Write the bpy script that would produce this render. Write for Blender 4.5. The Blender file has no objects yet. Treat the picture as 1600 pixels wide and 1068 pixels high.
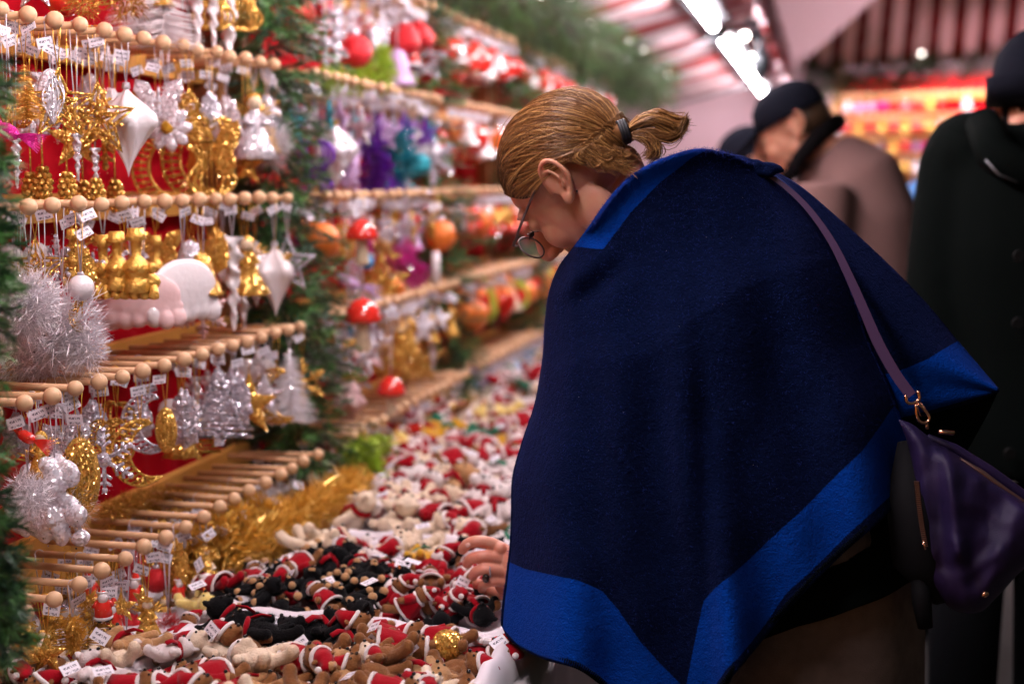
import bpy, math, random
import numpy as np
from mathutils import Vector, Matrix, noise as mnoise
random.seed(7)
SC = bpy.context.scene
COL = SC.collection
R = math.radians
# ------------------------------------------------------------------ camera
F = 2222.2
YAW, PITCH, EYE = 12.4, 6.52, 1.55
cam_d = bpy.data.cameras.new('camera')
cam = bpy.data.objects.new('camera', cam_d); COL.objects.link(cam)
cam_d.lens = 50; cam_d.sensor_width = 36
cam_d.clip_start = 0.05; cam_d.clip_end = 500
cam.location = (0, 0, EYE)
cam.rotation_euler = (R(90 - PITCH), 0, R(YAW))
cam_d.dof.use_dof = True
cam_d.dof.focus_distance = 1.98
cam_d.dof.aperture_fstop = 2.3
SC.camera = cam
CM = Matrix.Translation((0, 0, EYE)) @ cam.rotation_euler.to_matrix().to_4x4()
CR = CM.to_3x3()
RV, UV_, BV = CR.col[0].copy(), CR.col[1].copy(), CR.col[2].copy()   # right, up, toward camera
def P(px, py, d):
    """a point seen at photo pixel (px,py) lying d metres deep -> world"""
    return CM @ Vector(((px - 800) / F * d, (534 - py) / F * d, -d))
# ------------------------------------------------------------------ world, light, exposure
w = bpy.data.worlds.new('World'); SC.world = w; w.use_nodes = True
nt = w.node_tree; nt.nodes.clear()
sky = nt.nodes.new('ShaderNodeTexSky'); sky.sky_type = 'NISHITA'; sky.sun_disc = False
sky.sun_elevation = R(1.0); sky.sun_rotation = R(200)
bg = nt.nodes.new('ShaderNodeBackground'); bg.inputs[1].default_value = 0.05
out = nt.nodes.new('ShaderNodeOutputWorld')
nt.links.new(sky.outputs[0], bg.inputs[0]); nt.links.new(bg.outputs[0], out.inputs[0])
SC.view_settings.view_transform = 'Standard'; SC.view_settings.look = 'None'
SC.view_settings.exposure = 0.84; SC.view_settings.gamma = 1.0
SC.view_settings.use_curve_mapping = False
TUBE_POWER = 72.0
SC.render.engine = 'CYCLES'
SC.cycles.use_denoising = True
SC.cycles.max_bounces = 7; SC.cycles.diffuse_bounces = 3; SC.cycles.glossy_bounces = 3
SC.cycles.transmission_bounces = 5; SC.cycles.sample_clamp_indirect = 4.0
SC.cycles.caustics_reflective = False; SC.cycles.caustics_refractive = False
# ------------------------------------------------------------------ materials
def mat(name, col, rough=0.5, metal=0.0, sheen=0.0, emit=None, estr=0.0, alpha=None, trans=0.0, sub=0.0,
        noise=None, bump=None, glitter=0.0, gscale=700, coat=0.0, sat=None, spec=0.5):
    m = bpy.data.materials.new(name); m.use_nodes = True
    t = m.node_tree; b = t.nodes['Principled BSDF']
    b.inputs['Base Color'].default_value = (*col, 1)
    b.inputs['Roughness'].default_value = rough; b.inputs['Metallic'].default_value = metal
    b.inputs['Sheen Weight'].default_value = sheen; b.inputs['Sheen Roughness'].default_value = .45
    b.inputs['Specular IOR Level'].default_value = spec
    b.inputs['Coat Weight'].default_value = coat
    b.inputs['Transmission Weight'].default_value = trans
    if sub: 
        b.inputs['Subsurface Weight'].default_value = sub
        b.inputs['Subsurface Radius'].default_value = (1, .35, .2); b.inputs['Subsurface Scale'].default_value = .008
    if emit: b.inputs['Emission Color'].default_value = (*emit, 1); b.inputs['Emission Strength'].default_value = estr
    if alpha is not None: b.inputs['Alpha'].default_value = alpha
    tc = t.nodes.new('ShaderNodeTexCoord')
    if noise:                                   # (scale, col2, detail)
        n = t.nodes.new('ShaderNodeTexNoise'); n.inputs['Scale'].default_value = noise[0]
        n.inputs['Detail'].default_value = noise[2] if len(noise) > 2 else 4
        r = t.nodes.new('ShaderNodeMapRange'); r.inputs[1].default_value = .3; r.inputs[2].default_value = .7
        mx = t.nodes.new('ShaderNodeMix'); mx.data_type = 'RGBA'
        mx.inputs[6].default_value = (*col, 1); mx.inputs[7].default_value = (*noise[1], 1)
        t.links.new(tc.outputs['Object'], n.inputs['Vector']); t.links.new(n.outputs[0], r.inputs[0])
        t.links.new(r.outputs[0], mx.inputs[0]); t.links.new(mx.outputs[2], b.inputs['Base Color'])
    if bump:                                    # (scale, strength, distance)
        n = t.nodes.new('ShaderNodeTexNoise'); n.inputs['Scale'].default_value = bump[0]; n.inputs['Detail'].default_value = 5
        bp = t.nodes.new('ShaderNodeBump'); bp.inputs['Strength'].default_value = bump[1]; bp.inputs['Distance'].default_value = bump[2]
        t.links.new(tc.outputs['Object'], n.inputs['Vector']); t.links.new(n.outputs[0], bp.inputs['Height'])
        t.links.new(bp.outputs[0], b.inputs['Normal'])
    if glitter:
        v = t.nodes.new('ShaderNodeTexVoronoi'); v.inputs['Scale'].default_value = gscale
        g = t.nodes.new('ShaderNodeNewGeometry')
        s = t.nodes.new('ShaderNodeVectorMath'); s.operation = 'SUBTRACT'; s.inputs[1].default_value = (.5, .5, .5)
        k = t.nodes.new('ShaderNodeVectorMath'); k.operation = 'SCALE'; k.inputs['Scale'].default_value = glitter
        a = t.nodes.new('ShaderNodeVectorMath'); a.operation = 'ADD'
        nn = t.nodes.new('ShaderNodeVectorMath'); nn.operation = 'NORMALIZE'
        t.links.new(tc.outputs['Object'], v.inputs['Vector']); t.links.new(v.outputs['Color'], s.inputs[0])
        t.links.new(s.outputs[0], k.inputs[0]); t.links.new(k.outputs[0], a.inputs[0])
        t.links.new(g.outputs['Normal'], a.inputs[1]); t.links.new(a.outputs[0], nn.inputs[0])
        t.links.new(nn.outputs[0], b.inputs['Normal'])
    return m
M = {}
M['gold'] = mat('gold_glitter', (.86, .50, .11), .16, .6, glitter=1.5, gscale=430)
M['goldmetal'] = mat('gold_paint', (.84, .48, .10), .24, .6, bump=(160, .7, .005))
M['silver'] = mat('silver_glitter', (.80, .77, .88), .14, .5, glitter=1.6, gscale=430)
M['white'] = mat('white_satin', (.80, .74, .77), .28, .0, coat=.6, bump=(90, .35, .003))
M['iri'] = mat('iridescent_white', (.84, .80, .88), .16, .25, glitter=1.0, gscale=330, coat=.4)
M['frost'] = mat('frosted_tinsel', (.88, .84, .90), .5, 0, sheen=.4)
M['pink'] = mat('pale_pink', (.80, .55, .56), .45, 0, bump=(120, .3, .002))
M['redg'] = mat('red_gloss', (.70, .03, .02), .18, 0, coat=.7)
M['redglit'] = mat('red_glitter', (.65, .02, .03), .3, .5, glitter=1.2)
M['mag'] = mat('magenta_glitter', (.70, .02, .32), .3, .4, glitter=1.3)
M['pur'] = mat('purple_glitter', (.16, .02, .42), .3, .5, glitter=1.3)
M['blu'] = mat('blue_glitter', (.01, .25, .55), .3, .5, glitter=1.3)
M['teal'] = mat('teal_glitter', (.01, .33, .42), .3, .4, glitter=1.2)
M['lil'] = mat('lilac_glitter', (.62, .42, .72), .3, .4, glitter=1.3)
M['lime'] = mat('lime_glitter', (.50, .70, .08), .35, .2, glitter=1.0)
M['orange'] = mat('orange_gloss', (.80, .20, .03), .3, .2, glitter=.7)
M['cream'] = mat('cream_fabric', (.74, .58, .40), .8, 0, sheen=.5)
M['bead'] = mat('turned_beech_bead', (.72, .47, .28), .5, 0, noise=(35, (.62, .38, .21)))
M['peg'] = mat('beech_dowel', (.58, .31, .15), .55, 0, noise=(40, (.66, .39, .21)))
M['board'] = mat('pine_board', (.72, .36, .08), .5, 0, noise=(6, (.60, .27, .05)))
M['board2'] = mat('brown_post', (.30, .12, .04), .5, 0, noise=(9, (.22, .08, .03)))
M['redcloth'] = mat('red_backing_cloth', (.42, .001, .010), .8, 0, spec=.1)
M['tinselgold'] = mat('gold_tinsel', (.92, .56, .12), .22, .35)
M['flake_g'] = mat('gold_flake', (1.0, .72, .30), .14, 1.0); M['flake_w'] = mat('silver_flake', (.95, .93, 1.0), .10, 1.0)
M['ribgold'] = mat('gold_ribbon', (.85, .50, .08), .3, .8)
M['ribwhite'] = mat('clear_ribbon', (.75, .68, .76), .3, .1, alpha=.8)
M['fir'] = mat('fir_needle_green', (.045, .15, .035), .5, 0, noise=(12, (.09, .24, .06)))
M['firdark'] = mat('fir_needle_dark', (.015, .055, .03), .5, 0, noise=(12, (.03, .09, .04)))
M['twig'] = mat('fir_twig', (.05, .035, .02), .8)
M['bulb'] = mat('fairy_bulb', (1, 1, 1), .3, 0, emit=(1, .93, .85), estr=14)
M['brown'] = mat('brown_plush', (.27, .115, .04), .95, 0, sheen=.25, spec=.1, bump=(350, .6, .003), noise=(60, (.20, .08, .03)))
M['tan'] = mat('tan_plush', (.50, .28, .13), .95, 0, sheen=.25, spec=.1, bump=(350, .6, .003))
M['crm'] = mat('cream_plush', (.74, .58, .42), .95, 0, sheen=.25, spec=.1, bump=(350, .6, .003), noise=(50, (.80, .67, .54)))
M['wht'] = mat('white_plush', (.78, .70, .70), .95, 0, sheen=.25, spec=.1, bump=(350, .6, .003))
M['blk'] = mat('black_plush', (.007, .007, .008), .95, 0, spec=.05, sheen=.06, bump=(350, .6, .003))
M['red'] = mat('red_felt', (.30, .002, .010), .9, 0, spec=.1, sheen=.12, bump=(300, .4, .002))
M['yel'] = mat('yellow_plush', (.80, .62, .20), .95, 0, sheen=.5, bump=(350, .6, .003))
M['yelb'] = mat('mustard_plush', (.70, .38, .02), .95, 0, sheen=.5, bump=(350, .6, .003))
M['green'] = mat('green_felt', (.01, .17, .09), .9, 0, sheen=.4)
M['dot'] = mat('black_bead', (.01, .01, .01), .15)
M['cloth'] = mat('white_table_cloth', (.74, .68, .74), .7, 0, sheen=.3)
M['skin'] = mat('skin', (.66, .34, .22), .5, 0, sub=.25, noise=(55, (.64, .25, .17), 6), bump=(420, .35, .0012))
M['skin2'] = mat('skin_hand', (.64, .30, .21), .45, 0, sub=.25, noise=(40, (.66, .24, .17), 3), bump=(350, .2, .001))
M['hair'] = mat('brown_hair', (.17, .072, .022), .34, 0, noise=(9, (.32, .15, .05), 5), spec=.7)
def hair_mat():
    m = mat('brown_hair', (.17, .072, .022), .42, 0, spec=.38); t = m.node_tree; b = t.nodes['Principled BSDF']
    g = t.nodes.new('ShaderNodeNewGeometry'); r = t.nodes.new('ShaderNodeValToRGB'); r.color_ramp.elements[0].color = (.11, .046, .016, 1); r.color_ramp.elements[1].color = (.66, .37, .13, 1)
    e = r.color_ramp.elements.new(.35); e.color = (.19, .082, .026, 1); e = r.color_ramp.elements.new(.8); e.color = (.32, .15, .048, 1)
    t.links.new(g.outputs['Random Per Island'], r.inputs[0]); t.links.new(r.outputs[0], b.inputs['Base Color']); return m
M['hair'] = hair_mat(); M['scalp'] = mat('under_hair', (.06, .025, .010), .6)
M['hairdk'] = mat('dark_hair', (.05, .025, .012), .5)
M['tie'] = mat('black_hair_tie', (.008, .009, .014), .6)
M['frame'] = mat('spectacle_metal', (.16, .13, .13), .3, .9)
M['lens'] = mat('spectacle_lens', (.8, .8, .85), .03, 0, alpha=.12)
M['lip'] = mat('lips', (.45, .12, .10), .4)
M['eye'] = mat('eye_dark', (.02, .012, .01), .1)
M['leather'] = mat('purple_leather', (.016, .010, .052), .50, 0, bump=(700, .5, .0015), spec=.28, noise=(14, (.026, .013, .066)))
M['leatherb'] = mat('black_leather', (.003, .003, .005), .8, 0, bump=(900, .3, .001), spec=.2)
M['strap'] = mat('purple_strap', (.060, .024, .085), .5, 0, bump=(900, .2, .001))
M['brass'] = mat('rose_gold_metal', (.80, .42, .28), .25, 1)
M['zip'] = mat('zip_teeth', (.40, .24, .22), .35, .9)
M['skirt'] = mat('grey_brown_wool', (.17, .125, .115), .95, 0, spec=.05, bump=(500, .5, .002), noise=(40, (.12, .09, .085)))
M['button'] = mat('black_button', (.008, .008, .009), .55, spec=.2)
M['coatb'] = mat('black_coat', (.0032, .0048, .0046), .95, 0, spec=.03, bump=(400, .3, .002))
M['jacket'] = mat('taupe_jacket', (.27, .155, .145), .9, 0, spec=.1, noise=(5, (.21, .12, .115)))
M['fur'] = mat('black_fur', (.006, .005, .006), .95, spec=.05)
M['cap'] = mat('black_cap', (.008, .009, .016), .9, spec=.05)
M['denim'] = mat('dark_trousers', (.006, .007, .009), .9, spec=.05)
M['blue'] = mat('blue_jacket', (.005, .16, .50), .6)
M['boot'] = mat('black_boot', (.01, .01, .01), .4)
M['asphalt'] = mat('asphalt', (.065, .062, .064), .9, 0, noise=(30, (.09, .085, .086)), bump=(150, .5, .006))
M['wall'] = mat('mauve_plaster', (.80, .55, .64), .9, 0, noise=(.35, (.70, .48, .57)))
M['lampcase'] = mat('dark_lamp_housing', (.03, .04, .05), .5, .4)
M['steel'] = mat('grey_steel', (.25, .25, .28), .4, .8)
M['tube'] = mat('lit_tube', (1, 1, 1), .4, 0, emit=(1.0, .86, .87), estr=TUBE_POWER)
def tag_mat():
    m = mat('printed_price_tag', (.80, .76, .84), .5)
    t = m.node_tree; b = t.nodes['Principled BSDF']; tc = t.nodes.new('ShaderNodeTexCoord')
    sp = t.nodes.new('ShaderNodeSeparateXYZ'); t.links.new(tc.outputs['Object'], sp.inputs[0])
    n = t.nodes.new('ShaderNodeTexNoise'); n.inputs['Scale'].default_value = 1; n.inputs['Detail'].default_value = 2
    cb = t.nodes.new('ShaderNodeCombineXYZ')
    for i, (o, s) in enumerate((('X', 700), ('Z', 260))):
        k = t.nodes.new('ShaderNodeMath'); k.operation = 'MULTIPLY'; k.inputs[1].default_value = s
        t.links.new(sp.outputs[o], k.inputs[0]); t.links.new(k.outputs[0], cb.inputs[i])
    t.links.new(cb.outputs[0], n.inputs['Vector'])
    th = t.nodes.new('ShaderNodeMath'); th.operation = 'GREATER_THAN'; th.inputs[1].default_value = .5
    t.links.new(n.outputs[0], th.inputs[0])
    wv = t.nodes.new('ShaderNodeMath'); wv.operation = 'MULTIPLY'; wv.inputs[1].default_value = 900
    sn = t.nodes.new('ShaderNodeMath'); sn.operation = 'SINE'; g2 = t.nodes.new('ShaderNodeMath'); g2.operation = 'GREATER_THAN'; g2.inputs[1].default_value = .1
    t.links.new(sp.outputs['Z'], wv.inputs[0]); t.links.new(wv.outputs[0], sn.inputs[0]); t.links.new(sn.outputs[0], g2.inputs[0])
    ab = t.nodes.new('ShaderNodeMath'); ab.operation = 'ABSOLUTE'; t.links.new(sp.outputs['X'], ab.inputs[0])
    lt = t.nodes.new('ShaderNodeMath'); lt.operation = 'LESS_THAN'; lt.inputs[1].default_value = .0085; t.links.new(ab.outputs[0], lt.inputs[0])
    p1 = t.nodes.new('ShaderNodeMath'); p1.operation = 'MULTIPLY'; p2 = t.nodes.new('ShaderNodeMath'); p2.operation = 'MULTIPLY'
    t.links.new(th.outputs[0], p1.inputs[0]); t.links.new(g2.outputs[0], p1.inputs[1])
    t.links.new(p1.outputs[0], p2.inputs[0]); t.links.new(lt.outputs[0], p2.inputs[1])
    mx = t.nodes.new('ShaderNodeMix'); mx.data_type = 'RGBA'
    mx.inputs[6].default_value = (.80, .76, .84, 1); mx.inputs[7].default_value = (.10, .09, .14, 1)
    t.links.new(p2.outputs[0], mx.inputs[0]); t.links.new(mx.outputs[2], b.inputs['Base Color'])
    return m
M['tag'] = tag_mat()
def stripe_mat(name, axis, period, red, white, off=0.0, duty=.45):
    m = mat(name, white, .8, 0, sheen=.1); t = m.node_tree; b = t.nodes['Principled BSDF']
    tc = t.nodes.new('ShaderNodeTexCoord'); sp = t.nodes.new('ShaderNodeSeparateXYZ'); t.links.new(tc.outputs['Object'], sp.inputs[0])
    k = t.nodes.new('ShaderNodeMath'); k.operation = 'MULTIPLY_ADD'; k.inputs[1].default_value = 1 / period; k.inputs[2].default_value = off + 100
    fr = t.nodes.new('ShaderNodeMath'); fr.operation = 'FRACT'; lt = t.nodes.new('ShaderNodeMath'); lt.operation = 'LESS_THAN'; lt.inputs[1].default_value = duty
    t.links.new(sp.outputs[axis], k.inputs[0]); t.links.new(k.outputs[0], fr.inputs[0]); t.links.new(fr.outputs[0], lt.inputs[0])
    mx = t.nodes.new('ShaderNodeMix'); mx.data_type = 'RGBA'; mx.inputs[6].default_value = (*white, 1); mx.inputs[7].default_value = (*red, 1)
    t.links.new(lt.outputs[0], mx.inputs[0]); t.links.new(mx.outputs[2], b.inputs['Base Color'])
    tr = t.nodes.new('ShaderNodeBsdfTranslucent'); ms = t.nodes.new('ShaderNodeMixShader'); ms.inputs[0].default_value = .25
    t.links.new(mx.outputs[2], tr.inputs[0]); t.links.new(b.outputs[0], ms.inputs[1]); t.links.new(tr.outputs[0], ms.inputs[2])
    t.links.new(ms.outputs[0], t.nodes['Material Output'].inputs['Surface'])
    return m
# ------------------------------------------------------------------ mesh builder
def catmull(pts, n):
    """smooth curve through pts, n samples evenly by chord"""
    pts = [np.array(p, float) for p in pts]
    if len(pts) == 2: return [pts[0] + (pts[1] - pts[0]) * i / (n - 1) for i in range(n)]
    e = [2 * pts[0] - pts[1]] + pts + [2 * pts[-1] - pts[-2]]
    fine = []
    for i in range(1, len(e) - 2):
        p0, p1, p2, p3 = e[i - 1:i + 3]
        for k in range(16):
            t = k / 16
            fine.append(.5 * (2 * p1 + (p2 - p0) * t + (2 * p0 - 5 * p1 + 4 * p2 - p3) * t * t + (3 * p1 - p0 - 3 * p2 + p3) * t ** 3))
    fine.append(pts[-1])
    fine = np.array(fine); d = np.r_[0, np.cumsum(np.linalg.norm(np.diff(fine, axis=0), axis=1))]
    q = np.linspace(0, d[-1], n)
    return [np.array([np.interp(x, d, fine[:, j]) for j in range(fine.shape[1])]) for x in q]
class MB:
    def __init__(s): s.v = []; s.f = []; s.mi = []; s.mats = []; s.sm = []
    def _m(s, m):
        m = M[m] if isinstance(m, str) else m
        if m not in s.mats: s.mats.append(m)
        return s.mats.index(m)
    def add(s, vs, fs, m, smooth=True):
        b = len(s.v); s.v += [tuple(v) for v in vs]; k = s._m(m)
        for f in fs: s.f.append(tuple(b + i for i in f)); s.mi.append(k); s.sm.append(smooth)
    def ball(s, c, r, m, seg=10, rings=6, rot=None):
        if not hasattr(r, '__len__'): r = (r, r, r)
        vs = [Vector((0, 0, r[2]))]
        for i in range(1, rings):
            a = math.pi * i / rings
            for j in range(seg):
                b = 2 * math.pi * j / seg
                vs.append(Vector((r[0] * math.sin(a) * math.cos(b), r[1] * math.sin(a) * math.sin(b), r[2] * math.cos(a))))
        vs.append(Vector((0, 0, -r[2])))
        fs = [(0, 1 + j, 1 + (j + 1) % seg) for j in range(seg)]
        for i in range(rings - 2):
            o = 1 + i * seg
            for j in range(seg): fs.append((o + j, o + seg + j, o + seg + (j + 1) % seg, o + (j + 1) % seg))
        o = 1 + (rings - 2) * seg; l = len(vs) - 1
        fs += [(o + j, l, o + (j + 1) % seg) for j in range(seg)]
        if rot is not None: vs = [rot @ v for v in vs]
        c = Vector(c); s.add([v + c for v in vs], fs, m)
    def tube(s, pts, r, m, n=6, cap=True, closed=False, flat=1.0, up=None):
        pts = [Vector(p) for p in pts]; k = len(pts)
        rs = r if hasattr(r, '__len__') else [r] * k
        vs = []; prev = None
        for i, p in enumerate(pts):
            if closed: t = pts[(i + 1) % k] - pts[i - 1]
            else: t = pts[min(i + 1, k - 1)] - pts[max(i - 1, 0)]
            if t.length < 1e-9: t = Vector((0, 0, 1))
            t.normalize()
            if prev is None:
                a = Vector(up) if up is not None else (Vector((0, 0, 1)) if abs(t.z) < .9 else Vector((1, 0, 0)))
            else: a = prev
            a = a - t * a.dot(t)
            if a.length < 1e-6: a = t.orthogonal()
            a.normalize(); prev = a; b = t.cross(a)
            for j in range(n):
                an = 2 * math.pi * j / n
                vs.append(p + (a * math.cos(an) * flat + b * math.sin(an)) * rs[i])
        fs = []
        for i in range(k if closed else k - 1):
            o = i * n; q = ((i + 1) % k) * n
            for j in range(n): fs.append((o + j, o + (j + 1) % n, q + (j + 1) % n, q + j))
        if cap and not closed:
            fs.append(tuple(range(n))[::-1]); fs.append(tuple((k - 1) * n + j for j in range(n)))
        s.add(vs, fs, m)
    def box(s, c, d, m, rot=None):
        vs = [Vector((x * d[0] / 2, y * d[1] / 2, z * d[2] / 2)) for x in (-1, 1) for y in (-1, 1) for z in (-1, 1)]
        if rot is not None: vs = [rot @ v for v in vs]
        c = Vector(c)
        s.add([v + c for v in vs], [(0, 1, 3, 2), (4, 6, 7, 5), (0, 4, 5, 1), (2, 3, 7, 6), (0, 2, 6, 4), (1, 5, 7, 3)], m, False)
    def lathe(s, prof, m, n=12, c=(0, 0, 0), rot=None, wav=None):
        vs = []; c = Vector(c)
        for (r, z) in prof:
            for j in range(n):
                a = 2 * math.pi * j / n; rr = r * (1 + (wav[0] * math.cos(wav[1] * a) if wav else 0))
                v = Vector((rr * math.cos(a), rr * math.sin(a), z))
                if rot is not None: v = rot @ v
                vs.append(v + c)
        fs = []
        for i in range(len(prof) - 1):
            for j in range(n): fs.append((i * n + j, (i + 1) * n + j, (i + 1) * n + (j + 1) % n, i * n + (j + 1) % n))
        s.add(vs, fs, m)
    def prism(s, poly, th, m, bev=0.0):
        """outline in x-z plane, puffed to depth th along y (pillow if bev)"""
        n = len(poly); cx = sum(p[0] for p in poly) / n; cz = sum(p[1] for p in poly) / n
        vs = [(x, -th / 2 * .4, z) for x, z in poly] + [(x, th / 2 * .4, z) for x, z in poly]
        q = 1 - bev
        vs += [(cx + (x - cx) * q, -th / 2, cz + (z - cz) * q) for x, z in poly] + [(cx + (x - cx) * q, th / 2, cz + (z - cz) * q) for x, z in poly]
        vs += [(cx, -th / 2 * 1.25, cz), (cx, th / 2 * 1.25, cz)]
        fs = []
        for i in range(n):
            j = (i + 1) % n
            fs += [(i, n + i, n + j, j), (i, j, 2 * n + j, 2 * n + i), (n + j, n + i, 3 * n + i, 3 * n + j),
                   (2 * n + i, 2 * n + j, 4 * n), (3 * n + j, 3 * n + i, 4 * n + 1)]
        s.add(vs, fs, m, False)
    def merge(s, o, mtx=None):
        b = len(s.v); s.v += [tuple(mtx @ Vector(v)) for v in o.v] if mtx is not None else list(o.v)
        ids = [s._m(m) for m in o.mats]
        for f, k, q in zip(o.f, o.mi, o.sm): s.f.append(tuple(b + i for i in f)); s.mi.append(ids[k]); s.sm.append(q)
    def mesh(s, name):
        me = bpy.data.meshes.new(name); me.from_pydata(s.v, [], s.f)
        for m in s.mats: me.materials.append(m)
        me.polygons.foreach_set('material_index', s.mi); me.polygons.foreach_set('use_smooth', s.sm)
        me.update(); return me
    def build(s, name, parent=None, loc=None): return link(name, s.mesh(name), parent, loc)
def link(name, me, parent=None, loc=None, mtx=None):
    o = bpy.data.objects.new(name, me); COL.objects.link(o)
    if parent is not None: o.parent = parent
    if loc is not None: o.location = loc
    if mtx is not None: o.matrix_local = mtx
    return o
def tag(o, label, cat=None, group=None, kind=None):
    if label: o['label'] = label
    if cat: o['category'] = cat
    if group: o['group'] = group
    if kind: o['kind'] = kind
    return o
def thing(name, label, cat, loc=(0, 0, 0), group=None, rz=0):
    o = link(name, None); o.location = loc; o.rotation_euler = (0, 0, rz)
    return tag(o, label, cat, group)
def organic(mb, voxel=.003, smooth=6, fac=.5, mats=None):
    """fuse overlapping pieces into one continuous skin"""
    me = mb.mesh('tmp'); o = bpy.data.objects.new('tmp', me); COL.objects.link(o)
    r = o.modifiers.new('r', 'REMESH'); r.mode = 'VOXEL'; r.voxel_size = voxel; r.use_smooth_shade = True
    if smooth:
        q = o.modifiers.new('s', 'SMOOTH'); q.iterations = smooth; q.factor = fac
    dg = bpy.context.evaluated_depsgraph_get(); dg.update()
    out = bpy.data.meshes.new_from_object(o.evaluated_get(dg))
    bpy.data.objects.remove(o); bpy.data.meshes.remove(me)
    out.materials.clear()
    for m in (mats or mb.mats[:1]): out.materials.append(M[m] if isinstance(m, str) else m)
    out.polygons.foreach_set('material_index', [0] * len(out.polygons))
    out.polygons.foreach_set('use_smooth', [True] * len(out.polygons))
    return out
ORD = ['first', 'second', 'third', 'fourth', 'fifth', 'sixth', 'seventh', 'eighth', 'ninth', 'tenth', 'eleventh', 'twelfth',
       'thirteenth', 'fourteenth', 'fifteenth', 'sixteenth', 'seventeenth', 'eighteenth', 'nineteenth', 'twentieth']
for a in ('twenty', 'thirty', 'forty', 'fifty'):
    ORD += [a + '-' + b for b in ORD[:9]] + [{'twenty': 'thirtieth', 'thirty': 'fortieth', 'forty': 'fiftieth', 'fifty': 'sixtieth'}[a]]
# ------------------------------------------------------------------ ground, far buildings
g = MB(); g.add([(-60, -20, 0), (60, -20, 0), (60, 120, 0), (-60, 120, 0)], [(0, 1, 2, 3)], 'asphalt', False)
tag(g.build('ground'), 'dark grey asphalt of the market lane', kind='structure')
def facade(x0, x1, y, h, label, name='building'):
    b = thing(name, label, 'building', ((x0 + x1) / 2, y, 0)); w = x1 - x0
    m = MB(); m.box((0, 3, h / 2), (w, 6, h), 'wall'); m.build('wall', b)
    for k in range(int(w // 3)):
        for r in range(int(h // 3.2)):
            f = MB(); cx = -w / 2 + 1.7 + k * 3; cz = 5.2 + r * 3.2
            if cz + 1 > h: continue
            for dx, dz, sx, sz in ((-.6, 0, .12, 1.9), (.6, 0, .12, 1.9), (0, .95, 1.3, .12), (0, -.95, 1.3, .14)):
                f.box((cx + dx, -.03, cz + dz), (sx, .1, sz), 'wall')
            fo = f.build('window', b)
            q = MB(); q.box((cx, -.006, cz), (1.08, .02, 1.78), 'lampcase'); q.build('pane', fo)
    return b
facade(-7, 16, 12.4, 13, 'tall mauve plastered building closing the lane behind the stalls')
# ------------------------------------------------------------------ stall racks
ROWZ = [EYE + .487, EYE + .226, EYE - .036, EYE - .295, EYE - .557]
ROWX = [-1.10, -1.08, -1.055, -1.028, -1.0]
PEGL = .17; STEP = .068
ROWN = ['top', 'second', 'third', 'fourth', 'bottom']
RACKS = [(1.541, 18, 'nearest rack'), (2.93, 16, 'second rack'), (4.10, 15, 'third rack'), (5.27, 15, 'fourth rack'), (6.44, 15, 'fifth rack')]
peg_m = MB(); peg_m.tube([(-PEGL, 0, 0), (-.006, 0, 0)], .0056, 'peg', 8); peg_m = peg_m.mesh('peg')
bead_m = MB(); bead_m.ball((0, 0, 0), .0122, 'bead', 14, 9); bead_m = bead_m.mesh('bead')
def cloth_panel(x0, z0, x1, z1, y0, y1, m, name, parent, amp=.006, per=.11):
    q = MB(); n = 90; vs = []
    for k in range(5):
        t = k / 4
        for i in range(n + 1):
            y = y0 + (y1 - y0) * i / n
            vs.append((x0 + (x1 - x0) * t + amp * math.sin(y / per * 6.283 + .8 * math.sin(y * 7)) * (1 - .2 * t), y, z0 + (z1 - z0) * t))
    fs = [(k * (n + 1) + i, k * (n + 1) + i + 1, (k + 1) * (n + 1) + i + 1, (k + 1) * (n + 1) + i) for k in range(4) for i in range(n)]
    q.add(vs, fs, m); return q.build(name, parent)
racks = []
for ri, (y0, n, rn) in enumerate(RACKS):
    y1 = y0 + (n - 1) * STEP; yc = (y0 + y1) / 2
    t = thing('peg_rack', 'wooden rack of beaded ornament pegs on red cloth, %s one from the camera' % rn.replace(' rack', '').replace('nearest', 'first'), 'display rack', (0, 0, 0), 'ornament racks of the left stall')
    cloth_panel(ROWX[0] - PEGL - .03, ROWZ[0] + .2, ROWX[4] - PEGL - .03, ROWZ[4] - .14, y0 - .05, y1 + .04, 'redcloth', 'backing_cloth', t)
    for r in range(5):
        b = MB(); hb_ = .10 if r == 4 else .046; b.box((ROWX[r] - PEGL - .005, yc, ROWZ[r] + .013 - hb_ / 2), (.022, y1 - y0 + .09, hb_), 'board'); b.build('board', t)
        for i in range(n):
            p = link('peg', peg_m, t, (ROWX[r] + random.uniform(-.004, .004), y0 + i * STEP, ROWZ[r] + random.uniform(-.0015, .0015)))
            p.rotation_euler = (0, random.uniform(-.03, .03), random.uniform(-.035, .035)); q_ = link('bead', bead_m, p); k_ = random.uniform(.92, 1.08); q_.scale = (k_, k_ * random.uniform(.96, 1.04), k_)
    for yy in (y0 - .06, y1 + .055):
        p = MB(); p.box(((ROWX[0] + ROWX[4]) / 2 - PEGL - .02, yy, EYE - .04), (.06, .035, 1.5), 'board2'); p.build('post', t)
    racks.append(t)
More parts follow.
